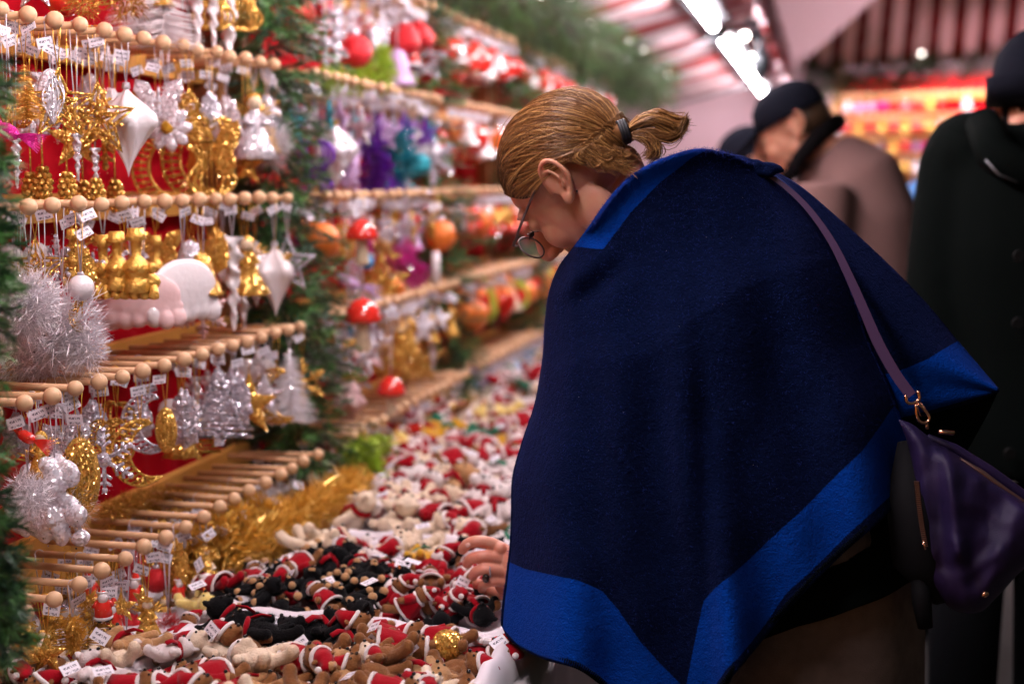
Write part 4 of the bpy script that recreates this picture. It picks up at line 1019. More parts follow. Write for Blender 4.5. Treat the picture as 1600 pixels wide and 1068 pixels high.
def k_leaf(m):
    b = MB(); o = []
    for i in range(26):
        a = 6.283 * i / 26; r = 1 + .10 * math.sin(i * 2.6); o.append((.030 * math.sin(a) * r * (1 - .25 * math.cos(a)), -.05 + .048 * math.cos(a) * r))
    b.prism(o, .008, m, .35); b.tube([(0, -.006, -.004), (.003, -.007, -.05), (0, -.005, -.097)], .0018, m, 5)
    for k in range(5):
        for s in (-1, 1): b.tube([(0, -.006, -.03 - k * .013), (s * .020, -.005, -.02 - k * .013)], .0012, m, 4)
    return [('body', b)]
def k_fluff(m, n=420, rx=.045, rz=.05, L=.022):
    b = MB(); vs = []; fs = []
    if m == 'frost': n = 1700
    for k in range(n):
        d = Vector((rnO.gauss(0, 1), rnO.gauss(0, 1), rnO.gauss(0, 1))).normalized(); q = rnO.random() ** .5
        c = Vector((d.x * rx * q * .8, d.y * rx * q * .8, -.05 + d.z * rz * q * .8)); e = (d + Vector((rnO.gauss(0, .6), rnO.gauss(0, .6), rnO.gauss(0, .6)))).normalized() * L * rnO.uniform(.5, 1.2)
        s = e.cross(Vector((rnO.random(), rnO.random(), rnO.random()))).normalized() * (rnO.uniform(.0003, .0007) if m == 'frost' else rnO.uniform(.0008, .002)); i = len(vs); vs += [c - s, c + s, c + e + s * .4, c + e - s * .4]; fs.append((i, i + 1, i + 2, i + 3))
    b.add(vs, fs, m, False); return [('body', b)]
def k_tinsel(m):
    b = MB(); vs = []; fs = []
    for k in range(900):
        d = Vector((rnO.gauss(0, 1), rnO.gauss(0, 1), rnO.gauss(0, 1))).normalized(); z = -.1 * rnO.random(); c = Vector((d.x * .026 * rnO.random() + .008 * math.sin(z * 90), d.y * .02, z)); e = d * rnO.uniform(.008, .020)
        s = e.cross(Vector((rnO.random(), rnO.random(), rnO.random()))).normalized() * rnO.uniform(.0008, .0018); i = len(vs); vs += [c - s, c + s, c + e + s, c + e - s]; fs.append((i, i + 1, i + 2, i + 3))
    b.add(vs, fs, m, False); return [('body', b)]
def k_brush(m):
    b = MB(); b.tube([(0, 0, 0), (0, 0, -.1)], .0015, m, 5); vs = []; fs = []
    for k in range(520):
        t = rnO.random() ** .7; z = -.1 * t; L = .008 + .040 * t * (1 - max(0, t - .93) * 8); a = rnO.random() * 6.283; d = Vector((math.cos(a), math.sin(a) , -.18)).normalized(); p = Vector((0, 0, z)); s = Vector((0, 0, .0007)); i = len(vs)
        vs += [p - s, p + s, p + d * L]; fs.append((i, i + 1, i + 2))
    b.add(vs, fs, m, False); return [('body', b)]
def k_tower(m):
    b = MB(); b.lathe([(0, 0), (.010, 0), (.011, -.010), (.014, -.017), (.007, -.020), (.006, -.042), (.012, -.050), (.017, -.060), (.015, -.070), (.010, -.074), (.013, -.078), (.018, -.098), (.0, -.1)], m, 16)
    b.ball((0, -.013, -.060), .008, m, 12, 8); return [('body', b)]
def k_castle(m):
    out = []
    for i, (x, y, s) in enumerate(((-.040, .012, .9), (-.012, 0, .92), (.022, -.006, 1.0))):
        b = MB(); t = k_tower(m)[0][1]; b.merge(t, Matrix.Translation((x, y - .004, -.012 + .006 * i)) @ Matrix.Scale(s * 1.08, 4) @ Matrix.Diagonal((1.25, 1.25, 1, 1))); out.append(('tower', b))
    b = MB(); b.ball((0, .004, -.09), (.058, .018, .024), m, 18, 10)
    for k in range(8): b.ball((-.05 + k * .014, -.012, -.072 + .006 * math.sin(k * 2)), (.008, .007, .010), m, 8, 6)
    for k in range(7): b.lathe([(0, .012), (.006, .010), (.009, -.006), (.008, -.012), (0, -.014)], m, 10, (-.045 + k * .016, -.014, -.105))
    out.append(('base', b)); return out
def k_cloud(m):
    b = MB()
    b.ball((0, 0, -.046), (.060, .012, .040), m, 24, 14); b.ball((0, 0, -.062), (.064, .011, .022), m, 24, 12)
    for k in range(6): b.ball((-.053 + k * .0212, 0, -.080 - .003 * math.sin(k * 1.3)), (.0145, .011, .0165), m, 14, 9)
    me = organic(b, .003, 3, .5, [m]); o = MB(); o.v = [tuple(v.co) for v in me.vertices]; o.f = [tuple(p.vertices) for p in me.polygons]; o.mi = [0] * len(o.f); o.sm = [True] * len(o.f); o.mats = [M[m]]
    return [('body', o)]
def k_frost(m):
    b = MB(); rr = random.Random(4)
    for k in range(26):
        z = -.006 - .09 * k / 26; w = .010 + .030 * (-z / .1) ** .8; b.ball((rr.uniform(-w, w), rr.uniform(-.008, .008), z), (rr.uniform(.008, .018), .010, rr.uniform(.010, .020)), m, 10, 7, Matrix.Rotation(rr.uniform(-1, 1), 3, 'Y'))
    q = MB(); q.v, q.f, q.mi, q.sm, q.mats = b.v, b.f, b.mi, b.sm, b.mats
    me = organic(q, .0028, 2, .5, [m]); o = MB(); o.v = [tuple(v.co) for v in me.vertices]; o.f = [tuple(p.vertices) for p in me.polygons]; o.mi = [0] * len(o.f); o.sm = [True] * len(o.f); o.mats = [M[m]]
    return [('body', o)]
def k_mush(m):
    c = MB(); c.lathe([(0, 0), (.014, -.004), (.028, -.018), (.036, -.038), (.034, -.044), (.010, -.040)], m, 20)
    s = MB(); s.lathe([(.011, -.038), (.011, -.07), (.016, -.094), (.010, -.1), (0, -.1)], 'cream', 14)
    d = MB()
    for k in range(7): a = k * 2.4; z = -.012 - k * .004; rr = .020 + .002 * k; d.ball((rr * math.cos(a), rr * math.sin(a), z), .0045, 'white', 7, 5)
    return [('mushroom_cap', c), ('stalk', s), ('dots', d)]
def k_lyre(m):
    b = MB()
    for s in (-1, 1):
        for q in (1, .72, .45):
            b.tube([tuple(p) for p in catmull([(0, 0, -.010), (s * .020 * q, 0, -.006), (s * .034 * q, 0, -.03), (s * .016 * q, 0, -.055), (s * .030 * q, 0, -.080), (s * .012 * q, 0, -.098), (0, 0, -.092)], 20)], .0028, m, 6)
    for k in range(5): b.tube([(-.012 + k * .006, 0, -.03), (-.012 + k * .006, 0, -.09)], .0012, m, 4)
    return [('body', b)]
def k_bird(m):
    b = MB(); b.ball((0, 0, -.05), (.030, .014, .016), m, 14, 9, Matrix.Rotation(R(20), 3, 'Y')); b.ball((-.026, 0, -.034), .011, m, 10, 7); b.tube([(-.034, 0, -.033), (-.046, 0, -.038)], [.004, .0005], 'goldmetal', 6)
    w = MB()
    for k in range(9):
        a = R(-25 + k * 5); w.tube([(.022, 0, -.056), (.05, (k - 4) * .002, -.060 + .02 * math.sin(a)), (.086, (k - 4) * .004, -.072 + .05 * math.sin(a))], [.003, .006, .001], m, 5, flat=.3)
    return [('body', b), ('tail', w)]
def k_santa(m):
    b = MB(); b.lathe([(.005, -.036), (.016, -.042), (.021, -.062), (.024, -.086), (.020, -.09), (0, -.09)], 'redg', 14); f = MB(); f.lathe([(.023, -.082), (.026, -.086), (.023, -.091)], 'white', 14); f.ball((0, -.010, -.036), (.013, .009, .014), 'white', 10, 7)
    h = MB(); h.ball((0, -.001, -.026), .0125, 'cream', 12, 8); c = MB(); c.lathe([(.001, 0), (.006, -.006), (.0125, -.020), (.013, -.022)], 'redg', 12); f.tube([(.013 * math.cos(t), .013 * math.sin(t), -.021) for t in [i * .6283 for i in range(10)]], .003, 'white', 5, closed=True); f.ball((0, 0, 0), .004, 'white', 8, 5)
    for s in (-1, 1): b.tube([(s * .014, 0, -.046), (s * .024, -.004, -.060)], [.006, .005], 'redg', 7); b.ball((s * .010, -.002, -.095), (.008, .012, .006), 'dot', 8, 5)
    return [('coat', b), ('beard_and_trim', f), ('head', h), ('hat', c)]
def k_beadstar(m):
    b = MB(); p = starpoly(5, .05, .022, -.05)
    for i in range(10):
        x1, z1 = p[i]; x2, z2 = p[(i + 1) % 10]
        for k in range(5): t = k / 5; b.ball((x1 + (x2 - x1) * t, 0, z1 + (z2 - z1) * t), .0034, m, 8, 5)
    q = starpoly(5, .024, .011, -.05)
    for i in range(10):
        x1, z1 = q[i]; x2, z2 = q[(i + 1) % 10]
        for k in range(3): t = k / 3; b.ball((x1 + (x2 - x1) * t, 0, z1 + (z2 - z1) * t), .0028, m, 7, 5)
    return [('body', b)]
def k_heart(m):
    b = MB(); o = []
    for i in range(24):
        t = 6.283 * i / 24; o.append((.003 * 16 * math.sin(t) ** 3 * .95, -.048 + .0030 * (13 * math.cos(t) - 5 * math.cos(2 * t) - 2 * math.cos(3 * t) - math.cos(4 * t))))
    b.prism(o, .022, m, .45); return [('body', b)]
def k_shell(m):
    b = MB(); b.ball((0, 0, -.05), (.024, .014, .05), m, 16, 12)
    for k in range(5): b.tube([tuple(p) for p in catmull([(0, -.012, -.006), (-.018 + k * .009, -.016, -.05), (0, -.012, -.094)], 10)], .0016, m, 5)
    return [('body', b)]
def k_cone(m):
    b = MB(); b.tube([(0, 0, 0), (0, 0, -.04)], .0016, m, 4)
    for r in range(6):
        for j in range(7):
            a = j * .8976 + r * .45; rr = .012 * math.sin(.5 + r * .45); b.ball((rr * math.cos(a), rr * math.sin(a), -.046 - r * .0095), (.005, .005, .006), m, 6, 4)
    return [('body', b)]
def k_butterfly(m):
    b = MB(); b.ball((0, 0, -.045), (.004, .004, .03), m, 8, 8)
    for s in (-1, 1):
        b.prism([(s * x, z) for x, z in ((.002, -.04), (.02, -.008), (.044, -.002), (.048, -.022), (.034, -.042), (.04, -.066), (.028, -.09), (.012, -.075), (.002, -.055))][::s], .005, m, .3)
    return [('body', b)]
def k_daisy(m):
    b = MB()
    for i in range(9): a = i * .698; b.ball((.026 * math.cos(a), 0, -.05 + .026 * math.sin(a)), (.018, .006, .011), m, 10, 6, Matrix.Rotation(-a, 3, 'Y'))
    c = MB(); c.ball((0, -.004, -.05), (.012, .009, .012), 'yelb', 10, 7); return [('petals', b), ('centre', c)]
def k_candle(m):
    b = MB(); b.lathe([(0, -.012), (.009, -.013), (.010, -.085), (0, -.088)], 'white', 12); c = MB(); c.lathe([(0, 0), (.005, -.008), (0, -.014)], 'orange', 8); d = MB(); d.lathe([(.004, -.084), (.022, -.088), (.026, -.098), (0, -.1)], m, 14); return [('stick', b), ('flame', c), ('holder', d)]
KINDS_ = dict(star=(k_star, 'glittered star'), openstar=(k_openstar, 'openwork filigree star'), snow=(k_snow, 'six armed snowflake'), cutsnow=(k_cutsnow, 'cut-out snowflake'), diamond=(k_diamond, 'twisted diamond drop'),
    bauble=(k_bauble, 'round bauble'), bell=(k_bell, 'glittered bell'), icicle=(k_icicle, 'twisted icicle'), moon=(k_moon, 'openwork crescent moon'), tree=(k_tree, 'openwork christmas tree'), angel=(k_angel, 'little angel'),
    leaf=(k_leaf, 'veined leaf'), fluff=(k_fluff, 'fluffy tinsel ball'), tinsel=(k_tinsel, 'thick tinsel tassel'), brush=(k_brush, 'bristle brush tree'), tower=(k_tower, 'slim tower'), castle=(k_castle, 'castle of three towers'), cloud=(k_cloud, 'scalloped cloud'), frost=(k_frost, 'lumpy frosted figure'),
    mushroom=(k_mush, 'toadstool'), lyre=(k_lyre, 'scrolled lyre'), bird=(k_bird, 'bird with long tail'), santa=(k_santa, 'santa figure'), beadstar=(k_beadstar, 'beaded outline star'), heart=(k_heart, 'puffed heart'), shell=(k_shell, 'long ribbed shell'),
    cone=(k_cone, 'small fir cone'), butterfly=(k_butterfly, 'butterfly'), daisy=(k_daisy, 'daisy flower'), candle=(k_candle, 'candle'))
COLN = dict(gold='gold', tinselgold='gold', goldmetal='gold', silver='silver', white='white', iri='pearly white', frost='white', pink='pale pink', redg='red', redglit='red', mag='magenta', pur='purple', blu='blue', teal='teal', lil='lilac', lime='lime green', orange='orange', cream='cream')
_tp = {}
def template(kind, m):
    if (kind, m) not in _tp:
        parts = KINDS_[kind][0](m); whole = MB()
        for n, b in parts: whole.merge(b)
        if m in ('gold', 'silver', 'iri', 'redglit', 'mag', 'pur', 'blu', 'teal', 'lil', 'lime', 'frost', 'goldmetal', 'redg', 'orange'):
            nf = 0
            for n, b in parts:
                if len(b.v) < 60: continue
                vs = []; fs = []; base = list(b.v)
                for k in range(170):
                    p = Vector(base[rnO.randrange(len(base))]) + Vector((rnO.gauss(0, .002), rnO.gauss(0, .0025), rnO.gauss(0, .002))); nn_ = Vector((rnO.gauss(0, 1), rnO.gauss(0, 1), rnO.gauss(.25, 1))).normalized(); a_ = nn_.orthogonal().normalized() * rnO.uniform(.0008, .0016); c_ = nn_.cross(a_)
                    q = len(vs); vs += [p + a_, p + c_, p - a_, p - c_]; fs.append((q, q + 1, q + 2, q + 3))
                fk = 'flake_g' if m in ('gold', 'goldmetal', 'orange') else 'flake_w'
                b.add(vs, fs, fk, False); whole.add(vs, fs, fk, False); break
        whole.tube([(0, 0, 0), (0, 0, .06)], .0012, 'ribwhite', 4)
        _tp[(kind, m)] = ([(n, b.mesh(n)) for n, b in parts], whole.mesh(kind + '_ornament'))
    return _tp[(kind, m)]
tagm = MB(); tagm.box((0, 0, 0), (.024, .0006, .0155), 'tag'); tagm = tagm.mesh('price_tag')
_cord = {}
def cord_mesh(L, m, lane):
    key = (round(L, 2), m); L = max(.01, round(L, 2))
    if key not in _cord:
        b = MB()
        for s in (-1, 1): b.tube([(s * .0062, 0, .001), (s * .0045, 0, -L * .4), (0, 0, -L)], .0007 if m == 'ribgold' else .0009, m, 4)
        b.tube([(.0062 * math.cos(t), 0, .0062 * math.sin(t)) for t in np.linspace(0, math.pi, 7)], .0008, m, 4); _cord[key] = b.mesh('cord')
    return _cord[key]
WH = ['bead end', 'middle', 'board end']
used_lab = {}
def hang(ri, r, i, t, kind, m, size, L, rz, full=True, tagp=.75, tilt=0.0):
    y0, n, rn = RACKS[ri]; x = ROWX[r] - t; y = y0 + i * STEP; z = ROWZ[r]
    where = WH[0] if t < .05 else (WH[1] if t < .105 else WH[2])
    lab = '%s %s, %s of the %s peg, %s row, %s' % (COLN[m], KINDS_[kind][1], where, ORD[i], ROWN[r], rn)
    if kind == 'santa': lab = lab.replace('red santa', 'santa')
    k = used_lab.get(lab, 0); used_lab[lab] = k + 1
    if k == 1: lab = 'lower ' + lab
    elif k > 1: return None
    grp = 'ornaments hanging on the rack pegs'
    parts, whole = template(kind, m)
    if not full:
        o = link(kind + '_ornament', whole, None, (x, y, z - L)); o.rotation_euler = (0, 0, rz); o.scale = (size / .1,) * 3
        return tag(o, lab, kind + ' ornament' if kind not in ('santa',) else 'santa ornament', grp)
    e = thing(kind + '_ornament', lab, kind + ' ornament', (x, y, z), grp, rz)
    link('cord', cord_mesh(L, 'ribgold' if m in ('gold', 'goldmetal') or rnO.random() < .25 else 'ribwhite', 0), e)
    for nme, me in parts:
        o = link(nme, me, e, (0, 0, -max(.01, round(L, 2)) + .002)); o.scale = (size / .1,) * 3
        if tilt: o.rotation_euler = (0, tilt, 0)
    if rnO.random() < tagp:
        q = link('price_tag', tagm, e, (rnO.uniform(-.012, .012), rnO.uniform(-.006, .006), -rnO.uniform(.014, .042))); q.rotation_euler = (rnO.uniform(-.5, .5), rnO.uniform(-.5, .5), -rz + rnO.uniform(-.3, 1.1)); q.scale = (1.35, 1, 1.35) if ri else (1, 1, 1)
    return e
def py_at(x, y, py):
    """height of the point above (x,y) that the photo shows at row py"""
    p = CM.inverted() @ Vector((x, y, EYE)); 
    lo, hi = EYE - 1.2, EYE + 1.2
    for _ in range(30):
        mid = (lo + hi) / 2; c = CM.inverted() @ Vector((x, y, mid)); v = 534 - c.y / -c.z * F
        if v < py: hi = mid
        else: lo = mid
    return lo
def at_px(ri, r, px, t):
    a = R(YAW) - math.atan((px - 800) / F); x = ROWX[r] - t; y = -x / math.tan(a); return (y - RACKS[ri][0]) / STEP
def place(ri, r, px, kind, m, top, bot, t=.012, rz=None, tagp=.75, tilt=0.0):
    i = int(round(at_px(ri, r, px, t))); n = RACKS[ri][1]
    if i < 0 or i >= n: i = max(0, min(n - 1, i))
    x, y = ROWX[r] - t, RACKS[ri][0] + i * STEP
    zt, zb = py_at(x, y, top), py_at(x, y, bot)
    L = max(.02, ROWZ[r] - zt)
    return hang(ri, r, i, t, kind, m, zt - zb, L, R(14) + rnO.uniform(-.5, .5) if rz is None else R(rz), True, tagp, tilt)
SPEC0 = [
 (0, 60, 'star', 'silver', -70, 18), (0, 105, 'bauble', 'redg', -60, 25, .08), (0, 150, 'fluff', 'gold', -30, 38), (0, 195, 'fluff', 'gold', -45, 45), (0, 235, 'brush', 'white', -90, 50, .06), (0, 278, 'brush', 'white', -90, 70),
 (0, 262, 'bell', 'gold', -20, 18), (0, 316, 'icicle', 'white', -40, 78), (0, 333, 'icicle', 'white', -40, 84), (0, 352, 'lyre', 'gold', -60, 50), (0, 368, 'icicle', 'white', -60, 112), (0, 395, 'lyre', 'gold', -50, 54), (0, 408, 'lyre', 'gold', -50, 50, .05),
 (1, 20, 'bird', 'mag', 165, 245, .0, -10), (1, 38, 'brush', 'goldmetal', 100, 185), (1, 72, 'shell', 'iri', 112, 205), (1, 100, 'openstar', 'gold', 105, 215, .0), (1, 150, 'openstar', 'gold', 130, 245), (1, 128, 'star', 'gold', 175, 270, .05), (1, 180, 'snow', 'gold', 145, 265, .04),
 (1, 212, 'diamond', 'white', 130, 275, .0, None, 1), (1, 198, 'leaf', 'white', 135, 210, .06), (1, 258, 'butterfly', 'iri', 128, 215), (1, 275, 'daisy', 'iri', 160, 250, .03), (1, 300, 'tree', 'gold', 140, 235, .02), (1, 322, 'lyre', 'gold', 175, 305), (1, 300, 'moon', 'gold', 200, 312, .05), (1, 345, 'butterfly', 'gold', 190, 300), (1, 262, 'moon', 'goldmetal', 210, 315, .08),
 (1, 330, 'leaf', 'silver', 148, 205), (1, 392, 'angel', 'iri', 145, 250), (1, 370, 'leaf', 'iri', 150, 235, .04), (1, 415, 'leaf', 'silver', 150, 225), (1, 432, 'fluff', 'frost', 180, 270), (1, 440, 'snow', 'gold', 148, 192), (1, 470, 'bell', 'goldmetal', 200, 250), (1, 380, 'star', 'gold', 225, 290, .03),
 (1, 52, 'cone', 'gold', 235, 330, .09), (1, 78, 'cone', 'gold', 225, 325, .07), (1, 104, 'cone', 'gold', 230, 325, .03), (1, 130, 'cone', 'gold', 240, 335, .08), (1, 160, 'cone', 'gold', 240, 330, .02), (1, 182, 'cone', 'gold', 250, 340, .06), (1, 110, 'icicle', 'iri', 215, 290), (1, 140, 'icicle', 'iri', 235, 300, .02), (1, 50, 'icicle', 'iri', 215, 295, .03), (1, 10, 'icicle', 'iri', 225, 295, .02),
 (2, 20, 'fluff', 'frost', 430, 560, .02), (2, 62, 'fluff', 'frost', 415, 530, .0), (2, 100, 'fluff', 'frost', 440, 590, .03), (2, 55, 'fluff', 'frost', 490, 605, .06), (2, 118, 'fluff', 'frost', 500, 590, .0), (2, 30, 'fluff', 'frost', 500, 620, .10), (2, 97, 'tower', 'goldmetal', 358, 440, .05), (2, 120, 'leaf', 'gold', 385, 470, .04), (2, 130, 'bauble', 'white', 432, 476, .0), (2, 143, 'moon', 'gold', 465, 515, .0, 60),
 (2, 182, 'castle', 'goldmetal', 358, 452, .0, 10, 1), (2, 240, 'tower', 'goldmetal', 372, 455, .05), (2, 190, 'cloud', 'pink', 415, 515, .06, 8), (2, 235, 'cloud', 'pink', 415, 512, .04, 18), (2, 275, 'cloud', 'white', 400, 515, .0, 70), (2, 305, 'bell', 'silver', 372, 440, .02), (2, 322, 'bell', 'gold', 395, 470, .0), (2, 334, 'leaf', 'gold', 358, 430, .0), (2, 320, 'snow', 'pink', 455, 532, .03), (2, 300, 'bell', 'gold', 400, 468, .06), (2, 366, 'icicle', 'white', 372, 520, .0), (2, 372, 'icicle', 'white', 380, 520, .04),
 (2, 392, 'angel', 'gold', 372, 465, .0), (2, 408, 'diamond', 'white', 380, 480, .04), (2, 424, 'diamond', 'white', 385, 500, .0), (2, 432, 'snow', 'gold', 385, 455, .0), (2, 458, 'beadstar', 'silver', 368, 455, .0, 5),
 (3, 12, 'bird', 'redg', 640, 700, .0), (3, 22, 'frost', 'iri', 725, 835, .03), (3, 40, 'fluff', 'frost', 735, 820, .0), (3, 88, 'frost', 'iri', 722, 852, .0), (3, 70, 'fluff', 'frost', 730, 840, .03), (3, 100, 'fluff', 'frost', 735, 825, .02), (3, 42, 'angel', 'goldmetal', 678, 750, .02), (3, 88, 'butterfly', 'silver', 662, 740, .02), (3, 72, 'moon', 'goldmetal', 690, 745, .05), (3, 118, 'shell', 'gold', 680, 805, .0),
 (3, 165, 'snow', 'silver', 670, 768, .0, 12), (3, 135, 'moon', 'gold', 655, 715, .04), (3, 175, 'moon', 'gold', 655, 730, .05), (3, 205, 'moon', 'gold', 658, 760, .01), (3, 222, 'moon', 'silver', 620, 712, .03), (3, 246, 'shell', 'gold', 640, 712, .0), (3, 262, 'angel', 'gold', 635, 715, .04), (3, 285, 'leaf', 'silver', 612, 705, .0), (3, 300, 'tree', 'gold', 640, 715, .04), (3, 325, 'tree', 'silver', 585, 700, .0, 10), (3, 345, 'tree', 'silver', 575, 690, .03), (3, 360, 'leaf', 'silver', 572, 672, .0),
 (3, 382, 'star', 'gold', 580, 675, .0), (3, 400, 'tree', 'white', 555, 640, .04), (3, 412, 'star', 'silver', 585, 655, .0), (3, 432, 'moon', 'gold', 575, 660, .0), (3, 446, 'brush', 'frost', 550, 662, .0), (3, 478, 'snow', 'gold', 562, 635, .0), (3, 395, 'heart', 'white', 552, 620, .07), (3, 150, 'leaf', 'silver', 628, 700, .09), (3, 200, 'leaf', 'silver', 625, 690, .08), (3, 110, 'star', 'silver', 640, 720, .08),
 (4, 75, 'tree', 'gold', 960, 1035, .03), (4, 138, 'tree', 'gold', 950, 1030, .0), (4, 100, 'angel', 'gold', 985, 1065, .05), (4, 195, 'cutsnow', 'white', 985, 1048, .0, 10), (4, 130, 'santa', 'redg', 915, 975, .0), (4, 165, 'santa', 'redg', 930, 985, .02), (4, 185, 'angel', 'silver', 930, 985, .05), (4, 210, 'angel', 'gold', 930, 1000, .0), (4, 232, 'fluff', 'redglit', 960, 1005, .0), (4, 255, 'fluff', 'redglit', 950, 1000, .0), (4, 245, 'angel', 'goldmetal', 930, 985, .04), (4, 200, 'bauble', 'redglit', 950, 995, .06),
 (4, 312, 'angel', 'cream', 850, 930, .0), (4, 295, 'angel', 'cream', 915, 985, .0), (4, 330, 'tinsel', 'tinselgold', 805, 915, .0), (4, 352, 'tinsel', 'tinselgold', 800, 905, .01), (4, 372, 'tinsel', 'tinselgold', 795, 905, .0), (4, 392, 'tinsel', 'tinselgold', 785, 895, .01), (4, 412, 'tinsel', 'tinselgold', 785, 880, .0), (4, 430, 'tinsel', 'tinselgold', 780, 865, .01), (4, 450, 'tinsel', 'tinselgold', 780, 850, .0), (4, 300, 'tinsel', 'tinselgold', 815, 905, .02), (4, 275, 'tinsel', 'tinselgold', 830, 920, .03), (4, 385, 'tinsel', 'tinselgold', 800, 885, .05), (4, 345, 'tinsel', 'tinselgold', 810, 890, .06), (4, 270, 'leaf', 'gold', 840, 920, .02), (4, 260, 'openstar', 'gold', 870, 940, .05)]
for sp in SPEC0:
    r, px, kind, m, top_, bot_ = sp[:6]; t = sp[6] if len(sp) > 6 else .012; rz = sp[7] if len(sp) > 7 else None; tg = sp[8] if len(sp) > 8 else .8
    place(0, r, px, kind, m, top_, bot_, t, rz, tg)
# the rest of the nearest rack, further in along the pegs
FK = [('openstar', 'gold'), ('star', 'gold'), ('snow', 'silver'), ('angel', 'iri'), ('leaf', 'silver'), ('moon', 'gold'), ('bell', 'silver'), ('shell', 'iri'), ('tree', 'gold'), ('heart', 'white'), ('butterfly', 'gold'), ('lyre', 'gold'), ('icicle', 'iri'), ('snow', 'white'), ('bauble', 'iri'), ('star', 'silver')]
for r in range(5):
    for i in range(2, 18):
        for t in (.075, .135):
            if rnO.random() < ((.5 if r == 3 else .75) if t < .1 else (.12 if r == 3 else .35)) * (1 if r < 4 else .8):
                k, m = rnO.choice(FK); hang(0, r, i, t + rnO.uniform(-.01, .01), k, m, rnO.uniform(.065, .105) * (.75 if r == 4 else 1), rnO.uniform(.05, .085), R(14) + rnO.uniform(-.9, .9))
for i in range(2, 13):
    for t in (.01, .05, .09, .135):
        if rnO.random() < .8:
            k, m = rnO.choice([('santa', 'redg'), ('angel', 'goldmetal'), ('angel', 'gold'), ('tree', 'gold'), ('bauble', 'redglit'), ('fluff', 'redglit'), ('star', 'gold'), ('bell', 'gold'), ('angel', 'silver'), ('tinsel', 'tinselgold')])
            hang(0, 4, i, t + rnO.uniform(-.008, .008), k, m, rnO.uniform(.045, .062), rnO.uniform(.04, .085), R(14) + rnO.uniform(-.8, .8), True, .6)
tg_ = MB(); vs = []; fs = []; gp = catmull([(-1.0, 2.22, TZ + .05), (-.975, 2.33, TZ + .06), (-.95, 2.46, TZ + .07), (-.94, 2.62, TZ + .075), (-.95, 2.80, TZ + .06)], 60)
for k in range(5600):
    c0 = gp[rnO.randrange(60)]; d = Vector((rnO.gauss(0, 1), rnO.gauss(0, 1), rnO.gauss(0, 1))).normalized(); c = Vector(c0) + Vector((rnO.gauss(0, .012), rnO.gauss(0, .012), rnO.gauss(0, .012))) + d * .012; e = d * rnO.uniform(.018, .034)
    sd = e.cross(Vector((rnO.random(), rnO.random(), rnO.random()))).normalized() * rnO.uniform(.0007, .0016); q = len(vs); vs += [c - sd, c + sd, c + e + sd, c + e - sd]; fs.append((q, q + 1, q + 2, q + 3))
tg_.add(vs, fs, 'tinselgold', False); tg_.tube([tuple(p) for p in gp], .002, 'goldmetal', 4)
tag(tg_.build('tinsel_garland'), 'thick gold tinsel garland lying on the table under the lowest pegs', 'tinsel garland')
# clusters of shiny gold sprigs tucked on the lowest board
for k, (px, py) in enumerate(((165, 812), (190, 800), (215, 795), (240, 790), (262, 788), (225, 815))):
    a = R(YAW) - math.atan((px - 800) / F); x = -1.13; y = -x / math.tan(a); z = py_at(x, y, py)
    o = link('gold_sprig', template('fluff', 'gold')[0][0][1], None, (x, y, z + .04)); o.scale = (.62, .62, .55); tag(o, 'shiny gold sprig lying over the lowest board, %s from the left' % ORD[k], 'sprig', 'gold sprigs on the lowest board')
